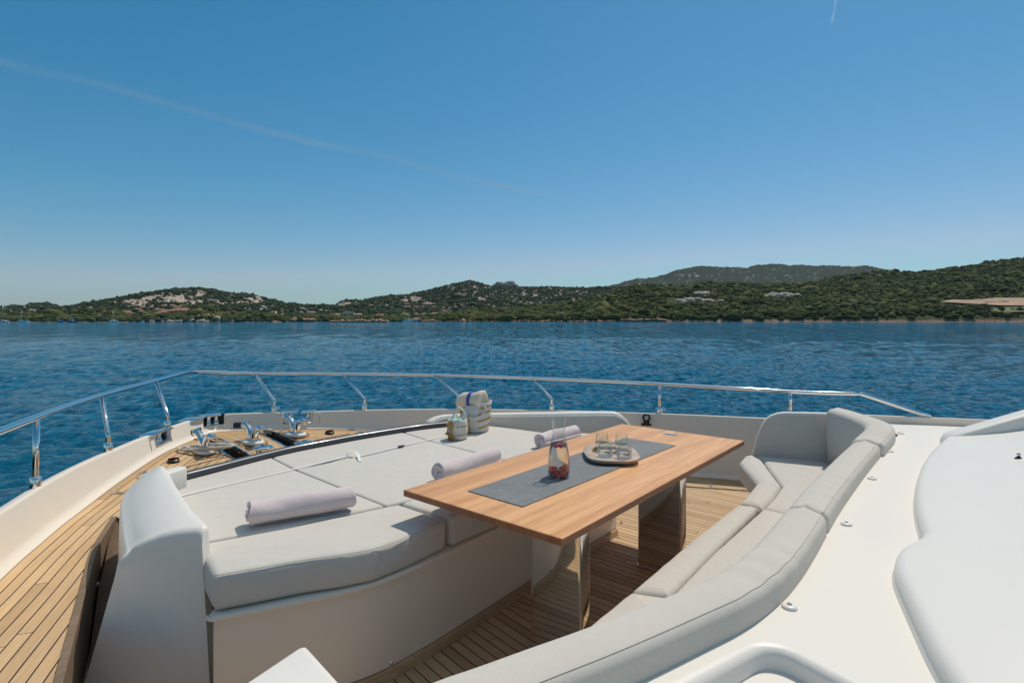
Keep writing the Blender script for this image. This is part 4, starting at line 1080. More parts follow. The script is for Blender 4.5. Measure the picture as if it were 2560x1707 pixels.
# ================================================================== THINGS ON THE PAD AND TABLE
def m_towel():
    n = NT('lilac_grey_terry'); g = n.geo(); f = n.noise(g, 380, 2, .7); f2 = n.noise(g, 8, 4, .6, .6)
    c = n.mix(f2, (.62, .52, .505, 1), (.77, .65, .63, 1)); b1 = n.bump(n.noise(g, 11, 3, .5, 1.0), .3, .02); 
    n.pbr(c, .95, 0, n.bump(f, .5, .0025, b1), .1, sheen=.3); return n.m
M['towel'] = m_towel()
def towel(A, B, r, turns, label, ph=0.0, sag=.80):
    ax = (B-A); L = ax.length; ax.normalize(); side = ax.cross(Vector((0, 0, 1))).normalized(); up = Vector((0, 0, 1))
    nT = int(turns*26); th = r/turns*.80; rg = []
    for j in range(25):
        s = j/24; c = A+ax*(L*s); o_, i_ = [], []
        endk = .006*math.sin(s*9+ph)
        for k in range(nT+1):
            t = k/nT; a = ph+t*turns*2*math.pi; rad = r*(.10+.90*t)+.0016*math.sin(a*3+s*7)+endk*.4*t
            rad *= 1-.06*max(0, math.cos(a*1.0))**2
            rad *= 1+.03*math.sin(s*5+ph+a)+.018*math.sin(s*13+a*2)
            tele = (.014*(1-t)+.006*math.sin(a*2.3+ph)) * (1 if j == 24 else -1 if j == 0 else 0)
            def pt(q): return c+ax*tele+side*math.cos(a)*q+up*(math.sin(a)*q*(sag if math.sin(a) < 0 else 1)+r*sag)
            o_.append(pt(rad)); i_.append(pt(max(.001, rad-th)))
        rg.append(o_+i_[::-1])
    bm = bmesh.new(); vs_ = [[bm.verts.new(p) for p in ring] for ring in rg]; n = len(rg[0])
    for a, b in zip(vs_, vs_[1:]):
        for i in range(n): j = (i+1) % n; bm.faces.new((a[i], a[j], b[j], b[i]))
    m = nT+1
    for ring in (vs_[0], vs_[-1]):
        for i in range(m-1): bm.faces.new((ring[i], ring[i+1], ring[2*m-2-i], ring[2*m-1-i]))
    o = mk('rolled_towel', bm, M['towel'], angle=60); return tag(o, label, 'towel', 'rolled towels on the sunpad')
zt = ZS+.004
A1 = P(624, 1319, ZS); B1 = P(880, 1275, ZS)
towel(Vector((A1.x, A1.y, zt)), Vector((B1.x, B1.y, zt)), .070, 3.3, 'rolled lilac towel nearest the port coaming, at the front left of the sunpad', 2.4)
A2 = P(1098, 1206, ZS); B2 = A2+Vector((.315, .395, 0))
towel(Vector((A2.x, A2.y, zt)), Vector((B2.x, B2.y, zt)), .066, 3.6, 'rolled lilac towel just behind the near left corner of the table', .6)
A3 = P(1350, 1122, ZS); B3 = A3+Vector((.30, .33, 0))
towel(Vector((A3.x, A3.y, zt)), Vector((B3.x, B3.y, zt)), .068, 3.4, 'rolled lilac towel seen behind the carafe by the starboard coaming', 3.6)
# bags
def m_canvas(name, c): 
    n = NT(name); g = n.geo(); f = n.noise(g, 300, 2); f2 = n.noise(g, 15, 4, .6); n.pbr(n.mix(f2, C4(tuple(v*.88 for v in c)), C4(c)), .9, 0, n.bump(f, .4, .002, n.bump(n.noise(g, 22, 3, .6, .8), .6, .015)), .15); return n.m
M['bag'] = m_canvas('cream_cotton', (.70, .66, .60)); M['gold'] = m_canvas('gold_braid', (.55, .30, .06)); M['straw'] = None
def m_straw():
    n = NT('woven_straw'); g = n.obj(); wv = n.n('ShaderNodeTexWave', _wave_type='RINGS', _rings_direction='X', Vector=g, Scale=34, Distortion=1.2, Detail=2).outputs['Fac']
    n.pbr(n.mix(wv, (.66, .55, .42, 1), (.80, .70, .57, 1)), .85, 0, n.bump(wv, .6, .003), .2); return n.m
M['straw'] = m_straw(); M['blue'] = simple('blue_band', (.02, .06, .42), .6); M['mint'] = simple('mint_cloth', (.25, .62, .50), .85)
def bag(c, r, h, lean, stripes, label, tilt, contents, tass, handles):
    t = thing('beach_bag', label, 'bag', c, 'cream bags with gold stripes')
    def surf(a, v, off=0):
        rr = r*(.95+.09*math.sin(v*2.9+.1)-.03*v+.022*math.sin(a*5+v*6)+.020*math.sin(a*3-v*9))+off
        hh = h*(1+tilt*math.cos(a))*v
        return c+Vector((math.cos(a)*rr+lean*v*v, math.sin(a)*rr, hh+.003))
    NS = 48; bm = bmesh.new(); rg = [[surf(2*math.pi*k/NS, 0, -.012)-Vector((0, 0, .002)) for k in range(NS)]]
    for v in [i/14 for i in range(15)]: rg.append([surf(2*math.pi*k/NS, v) for k in range(NS)])
    rg.append([surf(2*math.pi*k/NS, 1.0, -.003)+Vector((0, 0, .004)) for k in range(NS)])
    for v in (.98, .8, .6): rg.append([surf(2*math.pi*k/NS, v, -.007) for k in range(NS)])
    rings_mesh(bm, rg); mk('body', bm, M['bag'], t)
    for v0, a0, a1, sk in stripes:
        bm = bmesh.new(); n = 18; top_, bot_ = [], []
        for k in range(n+1):
            a = a0+(a1-a0)*k/n; vv = v0+sk*k/n
            bot_.append(bm.verts.new(surf(a, vv-.03, .0022))); top_.append(bm.verts.new(surf(a, vv+.03, .0022)))
        for k in range(n): bm.faces.new((bot_[k], bot_[k+1], top_[k+1], top_[k]))
        mk('stripe', bm, M['gold'], t)
    for v in (.03, .93): bm = bmesh.new(); tube(bm, [surf(2*math.pi*k/NS, v, .001) for k in range(NS+1)], .002, 5, False); mk('piping', bm, M['bag'], t)
    for pts in handles:
        bm = bmesh.new(); tube(bm, cr([surf(a, v, o_)+Vector((0, 0, z_)) for a, v, o_, z_ in pts], 7), .0055 if r < .1 else .0065, 8, sx=1.5); mk('handle', bm, M['bag'], t)
    for a, v, ln in tass:
        bm = bmesh.new(); p0 = surf(a, v, .010); rr = random.Random(int(a*100))
        lathe(bm, [(0, .012), (.010, .010), (.012, 0), (.009, -.012), (.006, -.016)], 10, p0)
        tube(bm, [p0, p0+Vector((.002, -.004, -ln*.5)), p0+Vector((-.002, -.008, -ln*.62))], .0045, 6)
        for q in range(12):
            e = Vector((rr.uniform(-.016, .016), rr.uniform(-.014, .004), -ln*rr.uniform(.93, 1.0)))
            tube(bm, cr([p0+Vector((0, -.006, -ln*.6)), p0+Vector((e.x*.7, e.y-.004, -ln*.75)), p0+e], 3), .0028, 5)
        mk('tassel', bm, M['gold'], t)
    return t
bb1 = P(1186.6, 1075.5, ZS+.005)
bag(bb1, .124, .232, .035, [(.16, R(-72), R(15), .10), (.40, R(-78), R(15), .10), (.64, R(-78), R(15), .10), (.86, R(-78), R(15), .06)], 'large cream bag with gold stripes standing at the far edge of the sunpad', .08, None,
    [(R(-112), .60, .135), (R(-175), .74, .05)], [[(R(-125), .80, .0, 0), (R(-120), .66, .012, 0), (R(-95), .56, .02, 0), (R(-68), .62, .02, 0), (R(-58), .84, .012, 0), (R(-62), .92, .003, 0)]])
bb2 = P(1143.6, 1095.5, ZS+.005)
bag(bb2, .079, .150, .0, [(.24, R(-90), R(10), .02), (.68, R(-90), R(10), .02)], 'small cream bag with gold stripes and tassels in front of the large bag', .0, None,
    [(R(-128), .88, .14), (R(-112), .80, .12), (R(-150), .80, .09)],
    [[(R(-128), .72, .006, 0), (R(-128), .98, .003, .0), (R(-110), 1.0, -.012, .045), (R(-88), 1.0, -.012, .045), (R(-72), .98, .003, .0), (R(-72), .62, .006, 0)],
     [(R(128), .9, .0, 0), (R(120), 1.0, .0, .03), (R(90), 1.0, -.0, .085), (R(50), 1.0, .0, .05), (R(42), .9, .0, .0)]])
bm = bmesh.new(); rr = random.Random(2)
rg = []
for v, q in ((0, .05), (.3, .062), (.6, .055), (.85, .035), (1, .004)): rg.append([bb2+Vector((-.012+math.cos(a)*q*(1+.12*math.sin(3*a)), .0+math.sin(a)*q*.8, .115+.045*v+.004*math.sin(a*2))) for a in [2*math.pi*k/24 for k in range(24)]])
rings_mesh(bm, rg); o = mk('folded_cloth', bm, M['mint']); tag(o, 'mint green cloth showing in the mouth of the small bag', 'cloth')
# straw hat rolled into the large bag
hc = bb1+Vector((-.005, -.02, .262)); hx = Vector((.86, -.50, -.05)).normalized()
hat = thing('straw_hat', 'rolled straw hat with a blue band sticking out of the large bag', 'hat', hc)
def hatpiece(name, prof, mat):
    me = bpy.data.meshes.new(name); bm = bmesh.new()
    rg = []
    for x, ry, rz, cz in prof: rg.append([Vector((x, math.cos(a)*ry, math.sin(a)*rz+cz)) for a in [2*math.pi*k/36 for k in range(36)]])
    rings_mesh(bm, rg); bmesh.ops.recalc_face_normals(bm, faces=bm.faces)
    rot = hx.to_track_quat('X', 'Z').to_matrix().to_4x4(); bmesh.ops.transform(bm, matrix=rot, verts=bm.verts); bm.to_mesh(me); bm.free()
    o = link(name, me, M[mat] if mat else None, None); o.parent = hat; o.scale = (1.12,)*3; return o
hatpiece('crown', [(-.02, .050, .056, -.004), (.02, .056, .064, .0), (.055, .066, .074, .006), (.08, .068, .077, .008), (.092, .058, .066, .006), (.090, .036, .044, 0), (.083, .020, .025, 0), (.081, .002, .002, 0)], 'straw')
hatpiece('band', [(-.034, .0535, .0625, 0), (-.012, .0545, .0645, 0)], 'blue')
hatpiece('brim', [(-.036, .050, .058, 0), (-.06, .052, .058, -.004), (-.10, .058, .058, -.012), (-.128, .060, .05, -.022), (-.130, .045, .035, -.022)], 'straw')
# carafe
def m_glass(name, tint=(.97, .985, .98)):
    n = NT(name); lw = n.n('ShaderNodeLayerWeight'); n.put(lw, 'Blend', .5); tr = n.n('ShaderNodeBsdfTransparent'); n.put(tr, 0, C4(tint)); gl = n.n('ShaderNodeBsdfGlossy'); n.put(gl, 'Roughness', .02)
    mx = n.n('ShaderNodeMixShader'); n.t.links.new(n.math('ADD', .045, n.math('MULTIPLY', n.math('POWER', lw.outputs['Facing'], 3.0), .8)), mx.inputs[0]); n.t.links.new(tr.outputs[0], mx.inputs[1]); n.t.links.new(gl.outputs[0], mx.inputs[2]); n.t.links.new(mx.outputs[0], n.out.inputs[0]); return n.m
def m_water_in(name, tint):
    n = NT(name); g = n.n('ShaderNodeBsdfGlass'); n.put(g, 'Color', C4(tint)); n.put(g, 'IOR', 1.33); n.put(g, 'Roughness', 0.0); n.t.links.new(g.outputs[0], n.out.inputs[0]); return n.m
M['glass'] = m_glass('clear_glass'); M['drink'] = m_water_in('clear_water', (1, 1, 1)); M['drink_pink'] = m_water_in('berry_water', (1, .985, .97))
def vessel(name, label, cat, c, prof, lvl, wmat, group=None, thick=.0022, seg_=40, base=.006):
    t = thing(name, label, cat, c, group)
    def rad(h):
        for (h0, r0), (h1, r1) in zip(prof, prof[1:]):
            if h0 <= h <= h1: return r0+(r1-r0)*(h-h0)/(h1-h0)
        return prof[-1][1]
    H = prof[-1][0]; hs = [H*i/40 for i in range(41)]
    o_ = [(0, 0), (rad(0)*.9, .0)]+[(rad(h) if h > .002 else rad(0)*.97, h+.0) for h in hs]; i_ = [(rad(h)-thick, h) for h in hs[::-1] if h > base]+[(rad(base)-thick-.006, base), (0, base)]
    bm = bmesh.new(); lathe(bm, o_+i_, seg_, c); mk('glass_wall', bm, M['glass'], t)
    hw = [h for h in hs if base+.002 < h < lvl]+[lvl]
    bm = bmesh.new(); lathe(bm, [(0, base+.0008), (rad(base)-thick-.008, base+.0008)]+[(rad(h)-thick-.0006, h) for h in hw]+[(0, lvl)], seg_, c); mk('water', bm, M[wmat], t)
    return t
sm = lambda pts, n=6: [(v.x, v.y) for v in cr([Vector((a, b, 0)) for a, b in pts], n)]
cc = P(1397, 1190.5, .756)
vessel('carafe', 'tall glass carafe of water with berries standing on the grey mat', 'carafe', cc, sm([(0, .0555), (.02, .057), (.066, .056), (.119, .0525), (.172, .0425), (.199, .0355), (.222, .0295), (.252, .0335), (.278, .0375), (.303, .041)]), .172, 'drink_pink')
M['rasp'] = simple('raspberry', (.90, .02, .03), .35, scale=200, var=.3, coat=.3); M['black_b'] = simple('blackberry', (.06, .008, .02), .3, scale=200, var=.4, coat=.4)
def berry(kind):
    bm = bmesh.new(); rr = random.Random(5 if kind == 'rasp' else 8); k = 0
    for i in range(44):
        z = 1-2*(i+.5)/44; a = i*2.39996; q = math.sqrt(1-z*z)
        g_ = bmesh.ops.create_icosphere(bm, subdivisions=1, radius=.0031, matrix=Matrix.Translation((math.cos(a)*q*.0075, math.sin(a)*q*.0075, z*.0088)))
    bmesh.ops.create_icosphere(bm, subdivisions=2, radius=.0072, matrix=Matrix.Translation((0, 0, 0)))
    return bm
rr = random.Random(11); first = {}
bpos = []
for k in range(15):
    a = k*2*math.pi/11+.2; q = .036 if k < 11 else .016; bpos.append((math.cos(a)*q, math.sin(a)*q, .0185 if k < 11 else .019))
for k in range(9): a = k*.7+.5; bpos.append((math.cos(a)*.037, math.sin(a)*.037, .034+.004*math.sin(k*3)))
bpos += [(.033, -.012, .047), (.024, .016, .047)]
for k in range(7): a = k*.9-.4; bpos.append((math.cos(a)*(.027), math.sin(a)*.027, .159))
kinds = ['rasp', 'rasp', 'black_b', 'rasp', 'rasp', 'black_b', 'black_b', 'rasp']
for k, (x, y, z) in enumerate(bpos):
    kd = kinds[k % 8]; top_ = z > .1; z += .003
    lab = ('raspberry' if kd == 'rasp' else 'dark blackberry')+(' floating under the water surface in the carafe' if top_ else ' lying in the heap at the bottom of the carafe')
    grp = ('raspberries' if kd == 'rasp' else 'blackberries')+(' floating in the carafe' if top_ else ' at the bottom of the carafe')
    if kd not in first:
        o = mk('raspberry' if kd == 'rasp' else 'blackberry', berry(kd), M[kd]); first[kd] = o
    else: o = first[kd].copy(); COL.objects.link(o)
    o.location = cc+Vector((x, y, z)); o.rotation_euler = (rr.uniform(0, 6), rr.uniform(0, 6), 0); o.scale = (1.12,)*3 if kd == 'rasp' else (1.05,)*3
    tag(o, lab, 'berry', grp)
# tray and glasses
tc = Vector((.578, 3.235, .7546))
def sup(hx_, hy_, p=3.2, n=64, rot=-.04):
    out = []
    for k in range(n):
        a = 2*math.pi*k/n; c_, s_ = math.cos(a), math.sin(a)
        x = math.copysign(abs(c_)**(2/p), c_)*hx_; y = math.copysign(abs(s_)**(2/p), s_)*hy_
        out.append(Vector((tc.x+x*math.cos(rot)-y*math.sin(rot), tc.y+x*math.sin(rot)+y*math.cos(rot))))
    return out
bm = bmesh.new(); rg = []
for hx_, hy_, z in ((.128, .165, .002), (.140, .178, .006), (.150, .192, .016), (.155, .198, .026), (.156, .199, .029), (.154, .197, .031), (.112, .148, .0315), (.108, .144, .030), (.102, .138, .016), (.096, .132, .0145)): rg.append([Vector((p.x, p.y, tc.z+z)) for p in sup(hx_, hy_)])
rings_mesh(bm, rg); tr_ = mk('wooden_tray', bm, M['tray'], angle=50); tag(tr_, 'rounded pale wooden tray carrying four glasses on the table', 'tray')
bm = bmesh.new(); rg = [[Vector((p.x, p.y, tc.z+z)) for p in sup(hx_, hy_)] for hx_, hy_, z in ((.1115, .1475, .0318), (.1065, .1425, .0305), (.103, .139, .0175))]
rings_mesh(bm, rg, False, False); mk('inner_edge', bm, M['trim_wood'], tr_)
gp = sm([(0, .036), (.006, .040), (.03, .0425), (.06, .040), (.085, .0365), (.105, .0335)], 5)
gl = [((.532, 3.155), 'drinking glass at the front left of the wooden tray'), ((.632, 3.110), 'drinking glass at the front right of the wooden tray'), ((.545, 3.345), 'drinking glass at the back left of the wooden tray'), ((.655, 3.30), 'drinking glass at the back right of the wooden tray')]
g0 = None
for (x, y), lab in gl:
    p = Vector((x, y, tc.z+.0152))
    if g0 is None: g0 = vessel('drinking_glass', lab, 'glass', Vector((0, 0, 0)), gp, .048, 'drink', 'drinking glasses on the tray', .0018, 36, .010); g0.location = p
    else: copy_thing(g0, p, None, lab)
# ================================================================== SEA
ZW = -3.03; HWAT = HC-ZW
def sea():
    rs = [6.0]
    while rs[-1] < 14000: rs.append(rs[-1]*(1.02 if rs[-1] < 11 else 1.0042 if rs[-1] < 130 else 1.008 if rs[-1] < 400 else 1.03 if rs[-1] < 3000 else 1.15))
    rs = np.array(rs); az = np.radians(np.arange(-75, 75.01, .17)); R_, A_2 = np.meshgrid(rs, az, indexing='ij')
    X = R_*np.sin(A_2); Y = R_*np.cos(A_2); Z = np.zeros_like(X); DX = np.zeros_like(X); DY = np.zeros_like(X)
    dr = np.gradient(rs)[:, None]*np.ones_like(X); rg = np.random.RandomState(5)
    for k in range(90):
        lam = .34*(1.5/.34)**rg.rand() if k < 68 else 1.5*(6.0/1.5)**rg.rand(); th = R(258)+rg.normal(0, .50); kk = 2*math.pi/lam
        amp = (.031 if k < 68 else .013)*lam/6.283*(.5+rg.rand())*1.35; ph = rg.rand()*6.28
        f = np.clip((lam/(dr*1.0)-2.2)/2.5, 0, 1)
        arg = kk*(X*math.cos(th)+Y*math.sin(th))+ph; Z += f*amp*np.cos(arg); s = f*amp*.75*np.sin(arg); DX -= s*math.cos(th); DY -= s*math.sin(th)
    g = fbm(X/9, Y/14, 3)*1.3+.95; Z *= np.clip(g, .35, 1.6)
    n1, n2 = X.shape; idx = np.arange(n1*n2).reshape(n1, n2); f = np.stack([idx[:-1, :-1], idx[:-1, 1:], idx[1:, 1:], idx[1:, :-1]], -1).reshape(-1, 4)
    o = npmesh('sea', np.stack([X+DX, Y+DY, Z+ZW], -1).reshape(-1, 3), f, M['sea']); tag(o, kind='structure')
def m_sea():
    n = NT('sea_water'); g = n.geo()
    d = n.n('ShaderNodeVectorMath', _operation='LENGTH', i0=g).outputs['Value']
    a = n.noise(n.mapv(g, rot=(0, 0, .25), scale=(1.0, 1.9, 1)), 9.0, 4, .65, .5); b = n.noise(n.mapv(g, rot=(0, 0, .25), scale=(1.0, 2.0, 1)), 3.0, 6, .6, .5)
    big = n.noise(n.mapv(g, rot=(0, 0, .2), scale=(1.0, 2.2, 1)), .035, 4, .6)
    c_ = n.noise(n.mapv(g, rot=(0, 0, .2), scale=(1.0, 1.8, 1)), .55, 4, .6, .3); e_ = n.noise(n.mapv(g, rot=(0, 0, .2), scale=(1.0, 1.3, 1)), .07, 5, .7)
    h = n.math('ADD', n.math('ADD', n.math('MULTIPLY', a, .42), n.math('MULTIPLY', b, 1.5)), n.math('ADD', n.math('MULTIPLY', c_, .9), n.math('MULTIPLY', e_, .3)))
    far = n.n('ShaderNodeMapRange', i0=d); n.put(far, 1, 15); n.put(far, 2, 300); n.put(far, 3, .9); n.put(far, 4, 1.0)
    bp = n.bump(h, far.outputs[0], .30)
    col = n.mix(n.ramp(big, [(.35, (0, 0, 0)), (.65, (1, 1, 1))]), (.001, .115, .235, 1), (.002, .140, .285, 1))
    # light and dark of wavelets painted into the colour by distance; sheen fades outward
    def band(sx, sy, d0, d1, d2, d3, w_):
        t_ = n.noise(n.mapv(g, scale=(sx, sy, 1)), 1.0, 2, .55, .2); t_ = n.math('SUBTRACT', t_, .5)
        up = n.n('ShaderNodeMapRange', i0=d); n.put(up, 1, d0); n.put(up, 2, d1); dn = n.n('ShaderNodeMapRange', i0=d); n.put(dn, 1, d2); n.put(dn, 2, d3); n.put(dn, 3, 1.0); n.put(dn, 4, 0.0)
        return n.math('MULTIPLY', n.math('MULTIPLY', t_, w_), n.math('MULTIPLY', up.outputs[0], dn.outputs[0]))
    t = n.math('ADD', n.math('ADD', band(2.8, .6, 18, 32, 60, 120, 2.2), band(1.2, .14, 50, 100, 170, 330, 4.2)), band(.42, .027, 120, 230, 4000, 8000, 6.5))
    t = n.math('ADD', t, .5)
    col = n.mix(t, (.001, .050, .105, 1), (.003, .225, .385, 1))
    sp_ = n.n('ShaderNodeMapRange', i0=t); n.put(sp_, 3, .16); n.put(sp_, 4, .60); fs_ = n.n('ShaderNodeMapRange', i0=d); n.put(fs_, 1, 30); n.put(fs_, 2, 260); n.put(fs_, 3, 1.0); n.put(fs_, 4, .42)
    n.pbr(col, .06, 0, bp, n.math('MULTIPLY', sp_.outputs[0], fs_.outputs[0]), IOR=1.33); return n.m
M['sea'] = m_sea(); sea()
# ================================================================== LAND
def height_at(crest, px):
    xs = [p[0] for p in crest]; ys = [p[1] for p in crest]; return np.interp(px, xs, ys)
def m_land(name, rock_amt, rock_sc, greens, rockc, spot=.25, bump=.8, low_z=0):
    n = NT(name); g = n.geo(); sp_ = n.n('ShaderNodeSeparateXYZ', i0=g); 
    f = n.noise(g, spot, 5, .7); f2 = n.noise(g, .02, 4, .6); fine = n.noise(g, spot*2.5, 3, .7)
    c = n.ramp(f, [(.33, greens[0]), (.5, greens[1]), (.66, greens[2])]); c = n.mix(n.ramp(f2, [(.4, (0, 0, 0)), (.65, (.6, .6, .6))]), c, C4(greens[3]))
    m = n.n('ShaderNodeAttribute', _attribute_name='rock').outputs['Fac']
    rt = n.ramp(n.noise(n.mapv(g, scale=(1, .5, 2.5)), rock_sc*3.2, 5, .7, 1.0), [(.36, tuple(v*.40 for v in rockc)), (.46, tuple(v*.9 for v in rockc)), (.7, rockc)])
    c = n.mix(m, c, rt)
    sh = n.n('ShaderNodeAttribute', _attribute_name='shore').outputs['Fac']
    sc_ = n.ramp(n.noise(g, .35, 5, .7), [(.35, (.16, .085, .05)), (.55, (.40, .25, .16)), (.75, (.50, .36, .25))])
    c = n.mix(sh, c, sc_)
    n.pbr(c, .95, 0, n.bump(n.math('ADD', n.math('MULTIPLY', f, 1.0), n.math('MULTIPLY', fine, .5)), bump, 3.0), .1); return n.m
GR = [(.012, .022, .012), (.03, .048, .022), (.055, .075, .032), (.05, .07, .03)]
M['land_l'] = m_land('hill_scrub_left', .60, .035, GR, (.58, .46, .37))
M['land_m'] = m_land('hill_scrub_middle', .62, .04, GR, (.46, .37, .30))
M['land_r'] = m_land('hill_scrub_right', .80, .05, [(.02, .03, .012), (.045, .06, .022), (.085, .10, .04), (.075, .085, .04)], (.34, .31, .27), .2)
M['land_f'] = m_land('far_mountain', .64, .012, [(.014, .026, .016), (.028, .045, .028), (.045, .065, .038), (.04, .055, .035)], (.33, .30, .27), .06, .8)
class Land:
    def __init__(s, name, mat, crest, Ds, Dc, shape, noise_amp, nsc, x0, x1, rocks=None, shore=.015, nx=1300, nv=260, zs=.4, crough=1.2, base_rock=-.3):
        s.crest, s.Ds, s.Dc, s.shape, s.namp, s.nsc = crest, Ds, Dc, shape, noise_amp, nsc; s.zs = zs; s.crough = crough; s.rocks = rocks or []; s.base_rock = base_rock
        px = np.linspace(x0, x1, nx); v = np.concatenate([[-.02], np.linspace(0, 1, nv), 1+np.array([.02, .06, .15, .3, .5])])
        PX, V = np.meshgrid(px, v, indexing='ij'); X, Y, Z = s.pos(PX, V)
        idx = np.arange(X.size).reshape(X.shape); f = np.stack([idx[:-1, :-1], idx[:-1, 1:], idx[1:, 1:], idx[1:, :-1]], -1).reshape(-1, 4)
        o = npmesh(name, np.stack([X, Y, Z], -1).reshape(-1, 3), f, mat); tag(o, kind='structure')
        rk = s.rockmask(PX, X, Y, Z)
        fattr(o.data, 'rock', rk.ravel()); hz_ = Z-ZW
        sh = np.clip(1-(hz_-shore*100)/1.2, 0, 1)*(V < .5)
        fattr(o.data, 'shore', sh.ravel()); s.o = o
    def rockmask(s, PX, X, Y, Z):
        ypx = HY-(Z-HC)*F/Y; r = np.full(np.shape(X), s.base_rock)
        for (cx_, cy_, rx_, ry_, st_) in s.rocks: r = r+st_*np.exp(-(((PX-cx_)/rx_)**2+((ypx-cy_)/ry_)**2))
        q = fbm(PX/7.0+ypx/9.0, ypx/2.6, 4, .6)*2.2+.25*fbm(PX/30., ypx/12., 2)
        return np.clip((r*.62+q-.12)*6, 0, 1)
    def pos(s, PX, V):
        ds = s.Ds(PX); dc = s.Dc(PX); vv = np.clip(V, 0, 1); D = ds+(dc-ds)*V
        hc_ = (HY-height_at(s.crest, PX))/F*dc+HC-ZW
        X = (PX-CX)/F*D; sh = s.shape(vv, PX)
        H = s.zs*np.clip(V/.004+1, 0, 1)*0+hc_*sh
        nz = fbm(X/s.nsc, D/s.nsc, 5, .55)*2*s.namp
        H = H+nz*np.clip(vv*6, 0, 1)*np.clip((1-vv)*3+.04, 0, 1)*np.clip(hc_/30, .2, 1)
        H = H+fbm(PX/5.0, D*0+3.3, 4, .7)*s.crough*2*np.clip(vv*2-1, 0, 1)
        H = np.where(V < 0, -2.0, H); H = np.where((V >= 0)&(V < .004), .25, H)
        H = np.where(V > 1, H*(1-(V-1)*.7)-1.5*(V-1), H)
        return X, D+0*X, H+ZW
    def hit(s, px, y):
        v = np.linspace(.01, 1, 500); X, Y, Z = s.pos(np.full(500, float(px)), v); yp = HY-(Z-HC)*F/Y
        k = np.argmax(yp <= y)
        if yp[k] > y: k = 499
        return Vector((X[k], Y[k], Z[k])), v[k]
K = lambda c: (lambda px: np.full_like(np.asarray(px, float), c))
left_crest = [(-400, 772), (-100, 769), (0, 768), (60, 765.5), (90, 761), (115, 759.5), (128, 762), (150, 768), (162, 768.5), (200, 761), (240, 755.5), (300, 744.5), (340, 737.5), (400, 729), (430, 725), (470, 722.5), (500, 721), (540, 726), (565, 733), (590, 735), (625, 737), (650, 743), (675, 751), (690, 753), (715, 762), (735, 760.5), (750, 764), (780, 765.5), (800, 763.5), (830, 765.5), (900, 767), (1150, 772)]
mid_crest = [(700, 790), (760, 772), (842, 764.5), (847, 756), (855, 753.5), (875, 751.5), (905, 753.5), (940, 745.5), (985, 741), (1020, 738.5), (1080, 726), (1120, 714.5), (1160, 706), (1172, 704), (1185, 706), (1210, 715), (1230, 717.5), (1300, 720), (1340, 721), (1380, 720), (1440, 722), (1500, 719), (1600, 724), (1800, 740), (2000, 770)]
far_crest = [(1180, 740), (1228, 720), (1244, 719.5), (1250, 713), (1255, 712), (1261, 719), (1266, 717), (1272, 712), (1279, 711.5), (1283, 717), (1292, 719), (1300, 716.5), (1320, 716), (1333, 720), (1400, 719), (1480, 719.5), (1520, 715), (1550, 708), (1564, 703), (1580, 700), (1596, 695), (1606, 697), (1640, 692), (1662, 686), (1690, 676), (1715, 670), (1745, 665), (1775, 665.5), (1830, 668.5), (1868, 669), (1890, 662.5), (1930, 660), (1950, 660), (1975, 664), (2000, 661.5), (2040, 664.5), (2080, 663), (2110, 665.5), (2135, 666), (2165, 663.5), (2190, 668), (2230, 678), (2300, 700), (2500, 740)]
right_crest = [(1030, 804), (1045, 801), (1090, 797), (1110, 788), (1180, 783), (1260, 776), (1340, 768), (1390, 763), (1430, 757), (1500, 744), (1535, 730), (1565, 720), (1588, 711.5), (1600, 712), (1642, 716.5), (1700, 715), (1775, 708.5), (1851, 709), (1947, 712), (2004, 711), (2073, 697), (2138, 686.5), (2203, 677), (2234, 677), (2291, 682), (2349, 673), (2425, 665), (2483, 654), (2560, 645), (2750, 622), (3000, 600)]
smst = lambda a, b, v: (lambda t: t*t*(3-2*t))(np.clip((v-a)/(b-a), 0, 1))
far_land = Land('far_mountain', M['land_f'], far_crest, K(3200.0), K(4200.0), lambda v, p: .05+.95*v**1.2, 26, 260, 1150, 2500, rocks=[(1890, 690, 60, 16, .45), (1740, 690, 60, 14, .35), (2030, 694, 14, 5, .7), (1255, 714, 6, 5, 2), (1275, 713, 9, 5, 2), (1560, 705, 20, 5, .6)], crough=9, base_rock=-.62)
mid_land = Land('middle_hill', M['land_m'], mid_crest, K(760.0), K(1750.0), lambda v, p: .05*smst(0, .02, v)+.10*v+.85*smst(.12, 1.0, v)**1.25, 13, 110, 690, 2000,
    rocks=[(855, 757, 20, 6, .9), (895, 754, 18, 4, .7), (1040, 745, 30, 8, .5), (1110, 722, 22, 7, .45), (1170, 730, 40, 12, .55), (1180, 711, 16, 5, .4), (1290, 735, 30, 14, .4), (1350, 738, 40, 10, .25), (1065, 757, 10, 8, .3), (1030, 752, 26, 10, .5), (1310, 765, 30, 8, .35), (1390, 735, 20, 7, .3)], crough=2.2, base_rock=-.24)
left_land = Land('left_hill', M['land_l'], left_crest, lambda p: 600+np.clip((np.asarray(p, float)-700)/100, 0, 1)*60+9*fbm(np.asarray(p)/30, np.asarray(p)*0, 3), lambda p: 1350-300*np.clip((np.asarray(p, float)-700)/150, 0, 1), lambda v, p: .03*smst(0, .02, v)+.17*smst(0, .3, v)+.80*smst(.22, 1.0, v), 10, 90, -420, 1130,
    rocks=[(340, 758, 30, 8, 1.1), (395, 748, 46, 9, 1.3), (450, 746, 36, 10, 1.2), (500, 736, 12, 6, .9), (470, 757, 25, 5, .8), (540, 756, 24, 7, .9), (630, 753, 28, 10, 1.4), (570, 785, 22, 4, .8), (110, 765, 18, 7, .6), (645, 742, 10, 4, .8), (205, 770, 20, 6, .4), (430, 800, 60, 3, .8), (660, 769, 12, 3, .9), (690, 781, 12, 3, .8)], crough=1.6)
